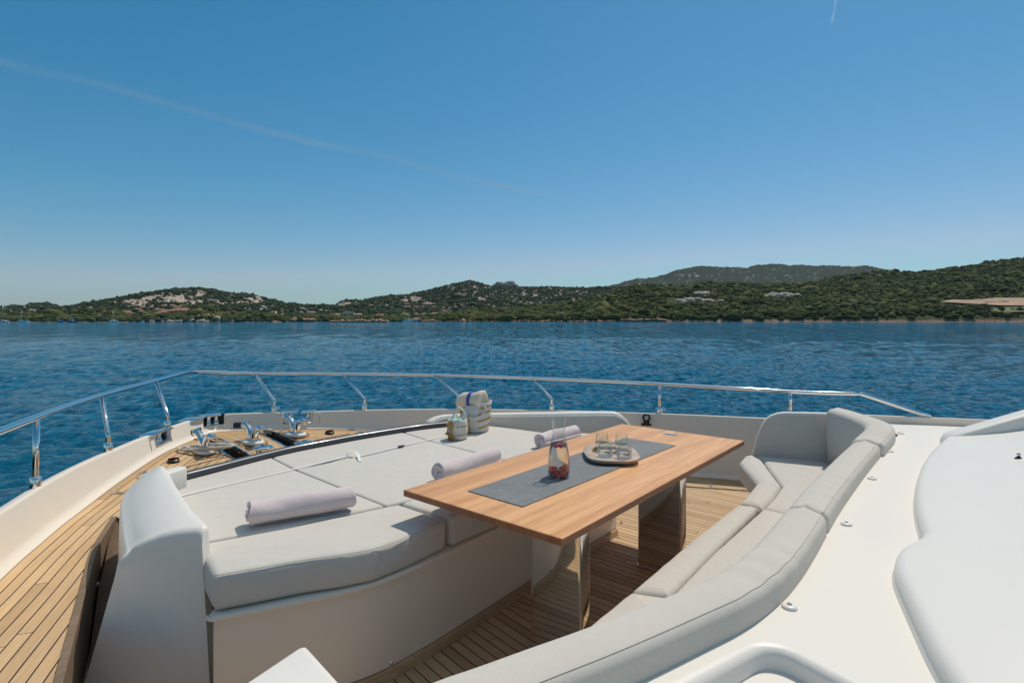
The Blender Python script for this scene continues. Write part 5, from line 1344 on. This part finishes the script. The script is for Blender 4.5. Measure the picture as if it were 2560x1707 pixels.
right_land = Land('right_hill', M['land_r'], right_crest, lambda p: 655-35*np.clip((np.asarray(p, float)-1030)/1500, 0, 1)+5*fbm(np.asarray(p)/25, np.asarray(p)*0+9, 3), lambda p: 690+np.clip((np.asarray(p, float)-1040)/1500, 0, 1)**.8*520, lambda v, p: .03+.05*smst(0, .05, v)+.92*v**1.06, 5, 55, 1030, 3000,
    base_rock=-1.5, shore=.020)
# pale bare clearing on the right
def patch(name, pts, mat, lift=.8):
    bm = bmesh.new(); vs_ = []
    for x, y in pts: vs_.append(right_land.hit(x, y)[0]+Vector((0, 0, lift)))
    rg = [bm.verts.new(v) for v in vs_]
    for t in geometry.tessellate_polygon([vs_]):
        try: bm.faces.new([rg[i] for i in t])
        except ValueError: pass
    o = mk(name, bm, mat); tag(o, kind='structure')
M['clay'] = simple('bare_clay', (.40, .27, .18), .95, var=.2, scale=.05); M['meadow'] = simple('dry_meadow', (.16, .18, .07), .95, var=.25, scale=.08)
patch('clearing', [(2352, 758), (2380, 753), (2430, 754), (2470, 748), (2530, 750), (2620, 750), (2750, 752), (2750, 765), (2560, 768), (2500, 768), (2440, 764), (2400, 762)], M['clay'], 2.2)
patch('meadow', [(2470, 776), (2500, 772), (2560, 771), (2750, 771), (2750, 784), (2560, 785), (2520, 786), (2480, 783)], M['meadow'], 2.0)
# ---- scrub
def m_bush(name, cols):
    n = NT(name); at = n.n('ShaderNodeAttribute', _attribute_name='tone').outputs['Fac']; g = n.geo(); f = n.noise(g, 1.1, 4, .7)
    t = n.math('ADD', n.math('MULTIPLY', at, .75), n.math('MULTIPLY', f, .35)); c = n.ramp(t, [(.12, cols[0]), (.45, cols[1]), (.75, cols[2]), (.98, cols[3])])
    n.pbr(c, .9, 0, n.bump(f, 1.0, 1.2), .12); return n.m
M['bush'] = m_bush('maquis_foliage', [(.018, .028, .010), (.045, .062, .018), (.095, .110, .034), (.17, .165, .07)])
M['bush_far'] = m_bush('far_foliage', [(.022, .036, .022), (.040, .062, .034), (.062, .088, .044), (.09, .11, .055)])
def unit_ico(sub):
    bm = bmesh.new(); bmesh.ops.create_icosphere(bm, subdivisions=sub, radius=1); bm.verts.ensure_lookup_table()
    v = np.array([w_.co for w_ in bm.verts]); f = np.array([[w_.index for w_ in q.verts] for q in bm.faces]); bm.free(); return v, f
def scatter(name, land, N, xr, vfun, size, mat, sub, seed, reject=None, flat=.75, lift=.25):
    rg = np.random.RandomState(seed); px = rg.uniform(xr[0], xr[1], N); v = vfun(rg, N); X, Y, Z = land.pos(px, v)
    yp = HY-(Z-HC)*F/Y; keep_ = np.ones(N, bool)
    if reject is not None: keep_ = ~reject(px, yp, rg)
    keep_ &= rg.rand(N) > land.rockmask(px, X, Y, Z)*.93
    px, X, Y, Z = px[keep_], X[keep_], Y[keep_], Z[keep_]; n = len(px)
    dn = fbm(X/16, Y/16, 3)*2; sz = size*np.exp(rg.normal(0, .33, n))*(1+.5*dn)
    uvv, uf = unit_ico(sub); rot = rg.rand(n)*6.28; c_, s_ = np.cos(rot), np.sin(rot)
    ax = 1+.25*rg.normal(size=(n, 1)); 
    V = np.repeat(uvv[None], n, 0); bumpy = 1+.22*np.sin(V[..., 0]*4.1+rg.rand(n, 1)*6)*np.sin(V[..., 1]*3.7+rg.rand(n, 1)*6)+.16*rg.normal(size=V.shape[:2]); V = V*bumpy[..., None]
    x = V[..., 0]*c_[:, None]-V[..., 1]*s_[:, None]; y = V[..., 0]*s_[:, None]+V[..., 1]*c_[:, None]; z = V[..., 2]*flat
    W = np.stack([x*sz[:, None]*ax+X[:, None], y*sz[:, None]+Y[:, None], z*sz[:, None]+Z[:, None]+lift*sz[:, None]], -1)
    FF = (uf[None]+(np.arange(n)*len(uvv))[:, None, None]).reshape(-1, 3)
    o = npmesh(name, W.reshape(-1, 3), FF, mat, smooth=True); tone = np.clip(.45+.22*rg.normal(size=n)+.35*dn, 0, 1)
    fattr(o.data, 'tone', np.repeat(tone, len(uvv))); tag(o, kind='stuff'); return px, X, Y, Z
def rej_rock(rocks, p=.8):
    def f(px, yp, rg):
        r = np.zeros(len(px))
        for cx_, cy_, rx_, ry_, st_ in rocks: r += st_*np.exp(-(((px-cx_)/rx_)**2+((yp-cy_)/ry_)**2))
        return rg.rand(len(px)) < np.clip(r, 0, 1)*p
    return f
lrocks = [(340, 760, 30, 7, 1), (395, 750, 46, 8, 1.2), (450, 748, 36, 9, 1.2), (540, 758, 22, 6, .7), (630, 756, 28, 9, 1.3), (110, 765, 18, 7, .6), (570, 785, 22, 4, .8), (650, 769, 14, 3, 1)]
def rej_right(px, yp, rg): return ((px > 2345) & (yp > 749) & (yp < 766)) | ((px > 2470) & (yp > 766) & (yp < 787)) | (np.abs(px-1712) < 48) & (yp > 744) & (yp < 760) | (np.abs(px-1950) < 38) & (yp > 733) & (yp < 744)
scatter('maquis_scrub', right_land, 15000, (1085, 2760), lambda r, n: .010+.99*r.rand(n)**1.05, 2.6, M['bush'], 2, 1, rej_right)
scatter('maquis_scrub', left_land, 22000, (-300, 1100), lambda r, n: r.rand(n)**1.2, 2.1, M['bush_far'], 1, 2)
scatter('maquis_scrub', left_land, 7000, (-300, 1100), lambda r, n: .02+.25*r.rand(n), 3.0, M['bush'], 1, 6)
scatter('maquis_scrub', mid_land, 24000, (760, 1900), lambda r, n: r.rand(n)**.9, 2.5, M['bush_far'], 1, 3)
# individual larger bushes along the right-hand shore
def shrub_mesh(seed):
    rr = random.Random(seed); bm = bmesh.new(); 
    for k in range(9):
        a = rr.uniform(0, 6.28); q = rr.uniform(0, .62) if k else 0; r = rr.uniform(.38, .62)
        bmesh.ops.create_icosphere(bm, subdivisions=2, radius=r, matrix=Matrix.Translation((math.cos(a)*q, math.sin(a)*q, .30+rr.uniform(0, .38)*(1-q))))
    for v in bm.verts: v.co *= 1+rr.uniform(-.13, .13)
    for k in range(220):
        a = rr.uniform(0, 6.28); el = rr.uniform(-.1, 1.5); d = Vector((math.cos(a)*math.cos(el), math.sin(a)*math.cos(el), math.sin(el)))
        c = d*rr.uniform(.8, 1.12)+Vector((0, 0, .2)); s_ = .10
        e = [Vector((rr.uniform(-1, 1), rr.uniform(-1, 1), rr.uniform(-1, 1)))*s_ for _ in range(3)]; bm.faces.new([bm.verts.new(c+x) for x in e])
    me = bpy.data.meshes.new('shrub'); bm.to_mesh(me); bm.free(); me.materials.append(M['bush']); me.polygons.foreach_set('use_smooth', [True]*len(me.polygons))
    fattr(me, 'tone', [rr.uniform(.1, .6)]*len(me.vertices)); return me
def trunk_mesh():
    bm = bmesh.new()
    for k in range(4):
        a = k*1.6; tube(bm, [(0, 0, -.3), (math.cos(a)*.12, math.sin(a)*.12, .15), (math.cos(a)*.35, math.sin(a)*.35, .5)], [.06, .045, .02], 6)
    me = bpy.data.meshes.new('trunk'); bm.to_mesh(me); bm.free(); me.materials.append(M['bark']); return me
M['bark'] = simple('grey_bark', (.12, .09, .065), .9)
SM = [shrub_mesh(k) for k in range(6)]; TM = trunk_mesh(); rr = random.Random(21)
def shrub(px, v, s, label, group, land):
    X, Y, Z = land.pos(np.array([float(px)]), np.array([v])); r = bpy.data.objects.new('shrub', None); COL.objects.link(r)
    r.location = (X[0], Y[0], Z[0]); r.rotation_euler = (0, 0, rr.uniform(0, 6.28)); r.scale = (s*rr.uniform(.85, 1.25), s, s*rr.uniform(.75, 1.0)); tag(r, label, 'shrub', group)
    for nm, me in (('crown', rr.choice(SM)), ('trunk', TM)): c = bpy.data.objects.new(nm, me); COL.objects.link(c); c.parent = r
for k in range(150):
    x = 1100+1480*((k+rr.random())/150); v = rr.uniform(.012, .06) if x > 1400 else rr.uniform(.10, .7)
    shrub(x, v, rr.uniform(2.4, 4.4), 'dark rounded shrub in the belt just above the right-hand shore', 'shrubs above the right-hand shore', right_land)
for k in range(60):
    x = rr.uniform(1450, 2570); v = rr.uniform(.93, 1.0)
    shrub(x, v, rr.uniform(2.0, 3.8), 'rounded shrub standing on the skyline of the right-hand hill', 'shrubs on the skyline of the right-hand hill', right_land)
for x, v, s in ((2500, .45, 5.2), (2430, .42, 3.6), (2452, .42, 4.0)):
    pass
# ---- shore rocks
def m_rock(name, c):
    n = NT(name); g = n.geo(); f = n.noise(g, .8, 6, .7, .5); n.pbr(n.ramp(f, [(.3, tuple(v*.45 for v in c)), (.5, tuple(v*.85 for v in c)), (.75, c)]), .9, 0, n.bump(f, 1.0, .8), .2); return n.m
M['rock_red'] = m_rock('reddish_granite', (.46, .28, .18)); M['rock_dark'] = m_rock('dark_granite', (.24, .23, .22)); M['rock_grey'] = m_rock('pale_granite', (.62, .53, .45))
def rocks(name, pts, size, mat, seed, per=1, flat=.7):
    rg = np.random.RandomState(seed); C = np.repeat(np.array([tuple(p) for p in pts], float), per, 0); n = len(C); C = C+rg.normal(0, size*.9, C.shape)*[1, 1, .12]
    uvv, uf = unit_ico(1); sz = size*np.exp(rg.normal(0, .45, n)); V = uvv[None]*(1+.28*rg.normal(size=(n, len(uvv), 1))); V = V*np.array([1.3, 1, flat]); rot = rg.rand(n)*6.28
    x = V[..., 0]*np.cos(rot)[:, None]-V[..., 1]*np.sin(rot)[:, None]; y = V[..., 0]*np.sin(rot)[:, None]+V[..., 1]*np.cos(rot)[:, None]
    W = np.stack([x*sz[:, None]+C[:, 0:1], y*sz[:, None]+C[:, 1:2], V[..., 2]*sz[:, None]+C[:, 2:3]], -1); FF = (uf[None]+(np.arange(n)*len(uvv))[:, None, None]).reshape(-1, 3)
    o = npmesh(name, W.reshape(-1, 3), FF, mat, smooth=False); tag(o, kind='stuff'); return o
def shore_pts(land, xa, xb, n, dz=.3, back=0): 
    out = []
    for px in np.linspace(xa, xb, n): X, Y, Z = land.pos(np.array([px]), np.array([.004])); out.append((X[0], Y[0]-1+back, ZW+dz))
    return out
rocks('shore_rocks', shore_pts(right_land, 1035, 1090, 60, .8), 1.1, M['rock_red'], 1, 3)
rocks('shore_rocks', shore_pts(right_land, 1090, 1560, 150, .5), .9, M['rock_red'], 2, 2)
rocks('shore_rocks', shore_pts(right_land, 1560, 1660, 70, 1.6), 1.5, M['rock_red'], 3, 4)
rocks('shore_rocks', shore_pts(right_land, 1660, 2700, 150, .2), .55, M['rock_red'], 4, 1)
rocks('shore_rocks', shore_pts(left_land, 360, 600, 120, .8), 1.0, M['rock_grey'], 5, 3)
rocks('shore_rocks', shore_pts(left_land, 600, 760, 60, .4), .7, M['rock_red'], 6, 2)
rocks('shore_rocks', shore_pts(left_land, 728, 785, 40, 2.2), 1.3, M['rock_red'], 7, 6)
isl = [XZ(x, 804.5, 575.0) for x in np.linspace(828, 968, 120)]
rocks('rock_spit', [(p.x, p.y, ZW+.7) for p in isl], 1.05, M['rock_red'], 8, 7)
# bare granite outcrops on the right-hand hill and the pinnacles behind
def outcrop(name, cx_, cy_, wpx, hpx, land, label, mat='rock_grey', n=26, seed=1):
    rr_ = random.Random(seed); c, v = land.hit(cx_, cy_); k = c.y/F; bm = bmesh.new()
    for i in range(n):
        x = rr_.gauss(0, wpx*.27)*k; z = rr_.uniform(-.3, .5)*hpx*k*(1-abs(x)/(wpx*k)); s_ = hpx*k*rr_.uniform(.35, .75)
        g_ = bmesh.ops.create_icosphere(bm, subdivisions=2, radius=s_, matrix=Matrix.Translation((c.x+x, c.y+rr_.uniform(-2, 2), c.z+z+.8)) @ Matrix.Rotation(rr_.uniform(-.3, .3), 4, 'Y') @ Matrix.Diagonal((rr_.uniform(1.3, 2.4), 1.2, rr_.uniform(.5, .9), 1)))
        for v_ in g_['verts']: v_.co += Vector((rr_.uniform(-1, 1), rr_.uniform(-1, 1), rr_.uniform(-1, 1)))*s_*.12
    o = mk(name, bm, M[mat], smooth=False); tag(o, label, 'rock')
outcrop('granite_outcrop', 1745, 756, 84, 13, right_land, 'wide pale granite outcrop in the scrub, leftmost on the right-hand hill', seed=2)
outcrop('granite_boulder', 1757, 738, 16, 13, right_land, 'upright pale boulder just above the leftmost outcrop of the right-hand hill', n=8, seed=3)
outcrop('granite_outcrop', 1946, 742, 78, 11, right_land, 'long pale granite slab in the middle of the right-hand hill', seed=4)
outcrop('granite_outcrop', 2140, 756, 32, 4, right_land, 'thin pale ledge of granite farthest right on the scrub hill', n=10, seed=5)
outcrop('summit_rock', 1598, 714, 22, 4, right_land, 'small rocks on the rounded knoll where the right-hand hill begins', n=9, seed=6)
outcrop('granite_boulder', 656, 770, 22, 6, left_land, 'round pale boulder on the ridge right of the rocky hill', n=7, seed=7)
for i_, (x_, y_, w_, h_) in enumerate(((1254, 717, 13, 14), (1276, 717, 18, 17))):
    outcrop('rock_pinnacle', x_, y_, w_, h_, far_land, ['left of two grey rock pinnacles on the skyline beside the middle hill', 'right, wider of two grey rock pinnacles on the skyline beside the middle hill'][i_], mat='rock_dark', n=12, seed=9+i_)
# ---- houses
M['tile'] = simple('terracotta_tiles', (.42, .20, .13), .85, var=.25, scale=.6); M['tile_p'] = simple('pale_tiles', (.46, .33, .26), .85, var=.2, scale=.6)
M['plaster'] = simple('warm_plaster', (.52, .40, .32), .9, var=.1, scale=.5); M['plaster_o'] = simple('orange_plaster', (.55, .25, .13), .9, var=.1, scale=.5)
M['plaster_w'] = simple('white_plaster', (.72, .68, .62), .9, var=.08, scale=.5); M['pane'] = simple('dark_window', (.03, .035, .04), .2); M['stone'] = simple('grey_stone', (.33, .29, .25), .9, var=.2, scale=.8)
def house(px, y, wpx, land, label, wall='plaster', roof='tile', st=1, kind='hip', cat='house', name='house', group=None):
    c, v = land.hit(px, y+2.5); k = c.y/F; wd = wpx*k; dp = min(9, max(5, wd*.45)); h = 2.6*st+.6
    t = thing(name, label, cat, c, group); c = c+Vector((0, -2, -.8))
    bm = bmesh.new(); box(bm, c+Vector((0, 0, h/2+.4)), (wd*.92, dp, h+.8)); mk('wall', bm, M[wall], t, False)
    z = h+.8; rh = 1.5 if kind == 'hip' else .35
    bm = bmesh.new(); a = [(-wd/2, -dp/2-.7), (wd/2, -dp/2-.7), (wd/2, dp/2+.7), (-wd/2, dp/2+.7)]
    lo = [bm.verts.new(c+Vector((x, y_, z))) for x, y_ in a]; lo2 = [bm.verts.new(c+Vector((x, y_, z-.3))) for x, y_ in a]
    ins = min(wd*.28, dp*.5); hi = [bm.verts.new(c+Vector((x, 0, z+rh))) for x in (-wd/2+ins, wd/2-ins)]
    for f in ((lo[0], lo[1], hi[1], hi[0]), (lo[1], lo[2], hi[1]), (lo[2], lo[3], hi[0], hi[1]), (lo[3], lo[0], hi[0])): bm.faces.new(f)
    for i in range(4): bm.faces.new((lo2[i], lo2[(i+1) % 4], lo[(i+1) % 4], lo[i]))
    bm.faces.new(lo2); mk('roof', bm, M[roof], t, False)
    nw = max(2, int(wd/3.2))
    for s_ in range(st):
        for i in range(nw):
            bm = bmesh.new(); box(bm, c+Vector((-wd*.42+wd*.84*(i+.5)/nw, -dp/2-.02, 1.7+2.7*s_)), (1.1, .12, 1.3)); mk('window', bm, M['pane'], t, False)
    return t
vill = [(319, 781.6, 19), (324, 785, 16), (346, 775.5, 20), (357, 781, 11), (366, 773.6, 9), (380, 770.5, 7), (412, 767, 11), (433, 766, 12), (458, 768, 14), (449, 771, 26), (400, 777.5, 26), (424, 780.5, 30), (458, 776, 34), (442, 779, 16), (408, 784, 22), (392, 786.5, 20), (372, 790, 26), (462, 780, 15), (500, 777.5, 13), (500, 794.5, 17)]
ordw = ['first', 'second', 'third', 'fourth', 'fifth', 'sixth', 'seventh', 'eighth', 'ninth', 'tenth', 'eleventh', 'twelfth', 'thirteenth', 'fourteenth', 'fifteenth', 'sixteenth', 'seventeenth', 'eighteenth', 'nineteenth', 'twentieth', 'twenty-first', 'twenty-second', 'twenty-third', 'twenty-fourth']
for k, (x, y, w_) in enumerate(sorted(vill)):
    house(x, y, w_, left_land, ordw[k]+' from the left of the low terracotta-roofed houses below the rocky hill', group='terracotta-roofed houses below the rocky hill')
house(527, 791, 30, left_land, 'orange villa with a wide tiled roof alone near the left shore', 'plaster_o', 'tile', 1)
house(546, 797.5, 11, left_land, 'small white house just right of the orange villa', 'plaster_w', 'tile_p')
house(83, 777, 15, left_land, 'pale flat-looking house leftmost on the left lowland', 'plaster', 'tile_p')
house(108, 780.6, 11, left_land, 'orange-roofed white house on the left lowland above the beach', 'plaster_w', 'tile')
house(123, 779, 9, left_land, 'small tiled house right beside the orange-roofed white house on the left lowland', 'plaster', 'tile')
house(758, 773, 12, left_land, 'small pale house on the low ridge above the stone tower', 'stone', 'tile_p')
house(768, 784, 5, left_land, 'squat square stone tower among trees right of the rocky shore', 'stone', 'tile_p', 3, 'flat', 'tower', 'tower')
for k, (x, y, w_) in enumerate([(752, 783, 14), (781, 783, 20), (803, 777, 8), (785, 791, 15), (842, 789, 20), (899, 789, 19)]):
    house(x, y, w_, left_land, ordw[k]+' from the left of the grey stone houses by the inlet', 'stone', 'tile_p', group='grey stone houses by the inlet')
house(873, 787, 31, left_land, 'two-storey white pavilion with verandas facing the inlet', 'plaster_w', 'tile_p', 2, 'flat')
mv = [(927, 764, 17), (945, 765.5, 13), (960, 767, 15), (986, 773, 29), (955, 776, 16), (1017, 767.5, 25), (1049, 768.5, 30), (1040, 774, 34), (1066, 761, 22), (1086, 768, 12), (1110, 770, 15), (1099, 775.5, 19), (1139, 768, 12), (1155, 764, 7), (1018, 760, 16), (1030, 778, 12), (1068, 778, 14)]
for k, (x, y, w_) in enumerate(sorted(mv)):
    house(x, y, w_, mid_land, ordw[k]+' from the left of the tiled houses on the slope of the middle hill', group='tiled houses on the slope of the middle hill')
lv = [(955, 790, 31), (1018, 788, 11), (1042, 788, 9), (1063, 789, 20), (1088, 787, 22)]
for k, (x, y, w_) in enumerate(lv):
    house(x, y, w_, left_land if x < 1100 else mid_land, ordw[k]+' from the left of the long tiled houses on flat ground behind the inlet', group='tiled houses on flat ground behind the inlet')
# ---- boats
M['hull_w'] = simple('white_hull', (.85, .83, .79), .5); M['hull_b'] = simple('blue_hull', (.02, .12, .30), .35); M['awn'] = simple('blue_awning', (.03, .22, .36), .7)
def boat_(name, cat, px0, px1, d, label, hull='hull_w', mast=None, cabin=True, extra=None, hgt=1.3):
    a = XZ(px0, 804, d); b = XZ(px1, 804, d); L = b.x-a.x; c = Vector(((a.x+b.x)/2, d, ZW)); t = thing(name, label, cat, c); W = max(2.2, L*.28)
    rg = []
    for k in range(11):
        s = k/10; x = c.x-L/2+L*s; w_ = W/2*(math.sin(min(1, (1-s)*1.6+.05)*math.pi/2))**.7*(1 if s > .05 else .8); sh = hgt*(1+.25*s)
        rg.append([Vector((x, c.y-w_, ZW+sh)), Vector((x, c.y-w_*.85, ZW+.3)), Vector((x, c.y, ZW-.3)), Vector((x, c.y+w_*.85, ZW+.3)), Vector((x, c.y+w_, ZW+sh))])
    bm = bmesh.new(); rings_mesh(bm, rg); mk('hull', bm, M[hull], t, angle=50)
    if cabin:
        bm = bmesh.new(); ch = .8 if mast else 1.3; box(bm, (c.x-L*.05, c.y, ZW+hgt+ch/2), (L*.45, W*.6, ch+.3), bev=.25); cb = mk('cabin', bm, M['hull_w'], t, angle=40)
        bm = bmesh.new(); box(bm, (c.x-L*.05, c.y-W*.3-.02, ZW+hgt+ch*.55), (L*.34, .06, ch*.35)); mk('window', bm, M['pane'], cb, False)
    if mast:
        top_ = XZ((px0+px1)/2 if mast[1] is None else mast[1], mast[0], d); mx = top_.x
        bm = bmesh.new(); tube(bm, [(mx, d, ZW+hgt), (mx, d, top_.z)], [.16, .10], 8); m_ = mk('mast', bm, M['steel_b'], t)
        bm = bmesh.new(); tube(bm, [(mx, d, ZW+hgt+1.6), (mx-L*.38, d, ZW+hgt+1.5)], .14, 8); mk('boom', bm, M['awn'], m_)
        bm = bmesh.new(); tube(bm, [(c.x+L*.48, d, ZW+hgt+.2), (mx, d, top_.z-.3)], .04, 5); tube(bm, [(c.x-L*.48, d, ZW+hgt+.2), (mx, d, top_.z-.3)], .04, 5); mk('stay', bm, M['steel_b'], m_)
    if extra == 'awning':
        bm = bmesh.new(); box(bm, (c.x+L*.22, c.y, ZW+hgt+1.0), (L*.4, W*.7, 1.3), bev=.3); mk('awning', bm, M['awn'], t, angle=40)
    if extra == 'fly':
        bm = bmesh.new(); box(bm, (c.x-L*.08, c.y, ZW+hgt+3.0), (L*.3, W*.5, .25), bev=.1)
        for sx in (-1, 1): box(bm, (c.x-L*.08+sx*L*.12, c.y, ZW+hgt+2.2), (.12, .12, 1.6))
        mk('hardtop', bm, M['hull_w'], t, angle=40)
    return t
boat_('sailing_yacht', 'sailing boat', -2, 24, 545, 'white sailing yacht with the tallest mast at the left edge of the picture', mast=(763, 7.5))
boat_('sailing_yacht', 'sailing boat', 44, 71, 540, 'sailing yacht with blue awning, second boat from the left', mast=(778, 54), extra='awning')
boat_('motorboat', 'motorboat', 144, 158, 590, 'small blue motorboat off the left beach', 'hull_b', extra='awning', hgt=1.0)
boat_('cabin_cruiser', 'motorboat', 169, 190, 575, 'blue-hulled cruiser with flat hardtop and thin mast off the left beach', 'hull_b', mast=(788, 177), extra='fly')
boat_('sailing_yacht', 'sailing boat', 272, 296, 580, 'white sailing yacht with thin mast at the right end of the left beach', mast=(781, 283.5))
boat_('dinghy', 'boat', 352, 360, 590, 'tiny white boat against the rocks of the left shore', cabin=False, hgt=1.0)
boat_('motor_yacht', 'motorboat', 1007, 1033, 640, 'white motor yacht moored by the point in the middle of the picture', extra='fly', hgt=1.8)
boat_('motorboat', 'motorboat', 1035, 1046, 640, 'small blue boat right of the white motor yacht', 'hull_b', hgt=1.0)
# jetty
t = thing('jetty', 'short dark wooden jetty on the right-hand shore below the rocky point', 'jetty', XZ(1665, 804, 632)); a = XZ(1648, 801, 630); b = XZ(1681, 801, 630)
bm = bmesh.new(); box(bm, ((a.x+b.x)/2, 630, ZW+1.1), (b.x-a.x, 2, .25)); mk('walkway', bm, M['bark'], t, False)
for i in range(6): bm = bmesh.new(); box(bm, (a.x+(b.x-a.x)*i/5, 629.2, ZW+.4), (.35, .35, 2.4)); mk('pile', bm, M['bark'], t, False)
# ---- vapour trails high in the sky
def m_trail():
    n = NT('vapour_trail'); g = n.n('ShaderNodeAttribute', _attribute_name='fade').outputs['Fac']; f = n.noise(n.geo(), .004, 5, .6)
    al = n.math('MULTIPLY', g, n.ramp(f, [(.2, (.35,)*3), (.8, (1,)*3)])); tr = n.n('ShaderNodeBsdfTransparent'); df = n.n('ShaderNodeBsdfTranslucent'); n.put(df, 0, (1, 1, 1, 1)); df2 = n.n('ShaderNodeBsdfDiffuse'); n.put(df2, 0, (1, 1, 1, 1))
    ad = n.n('ShaderNodeMixShader', i0=.5); n.t.links.new(df.outputs[0], ad.inputs[1]); n.t.links.new(df2.outputs[0], ad.inputs[2])
    mx = n.n('ShaderNodeMixShader'); n.t.links.new(al, mx.inputs[0]); n.t.links.new(tr.outputs[0], mx.inputs[1]); n.t.links.new(ad.outputs[0], mx.inputs[2]); n.t.links.new(mx.outputs[0], n.out.inputs[0]); return n.m
M['trail'] = m_trail()
def trail(pts, alt, wpx, strength, label):
    pth = cr([XZ(x, y, F*(alt-HC)/(HY-y)) for x, y in pts], 14); n = len(pth); rg = []; fd = []; S = 12
    offs_ = [(-1, 0), (-.8, .12), (-.6, .3), (-.4, .6), (-.2, .9), (0, 1), (.2, .9), (.4, .6), (.6, .3), (.8, .12), (1, 0)]
    verts, fade, faces = [], [], []
    for i, p in enumerate(pth):
        t_ = (pth[min(i+1, n-1)]-pth[max(i-1, 0)]).normalized(); view = (p-cam.location); w_ = wpx/F*view.length; up_ = Vector((0, 0, 1)); side = t_.cross(view).normalized()
        e = min(1, i/(n*.12), (n-1-i)/(n*.15))*(.8+.4*math.sin(i*.21)*math.sin(i*.083))
        for o_, a_ in offs_: verts.append(p+side*o_*w_+up_*(abs(a_)*-.0)); fade.append(a_*strength*max(0, e))
    m = len(offs_)
    for i in range(n-1):
        for j in range(m-1): faces.append((i*m+j, i*m+j+1, (i+1)*m+j+1, (i+1)*m+j))
    o = npmesh('vapour_trail', [tuple(v) for v in verts], faces, M['trail']); fattr(o.data, 'fade', fade); tag(o, label, 'contrail')
trail([(-260, 60), (0, 155), (260, 215), (520, 288), (760, 352), (940, 385), (1120, 435), (1300, 475), (1500, 512)], 6000, 13, .32, 'long faint vapour trail slanting down across the left of the sky')
trail([(2096, -60), (2090, 0), (2084, 35), (2077, 68)], 6000, 3.2, .55, 'short bright vapour trail at the top right of the sky')

# ================================================================== AIR
def haze():
    n = NT('sea_haze'); v = n.n('ShaderNodeVolumePrincipled'); n.put(v, 'Color', (.72, .84, 1, 1)); n.put(v, 'Density', 2.0e-5); n.put(v, 'Anisotropy', .2)
    n.t.links.new(v.outputs[0], n.out.inputs['Volume'])
    bm = bmesh.new(); box(bm, (0, 3500, 300+ZW-3), (30000, 22000, 606)); o = mk('haze', bm, n.m, smooth=False); tag(o, kind='stuff')
haze()
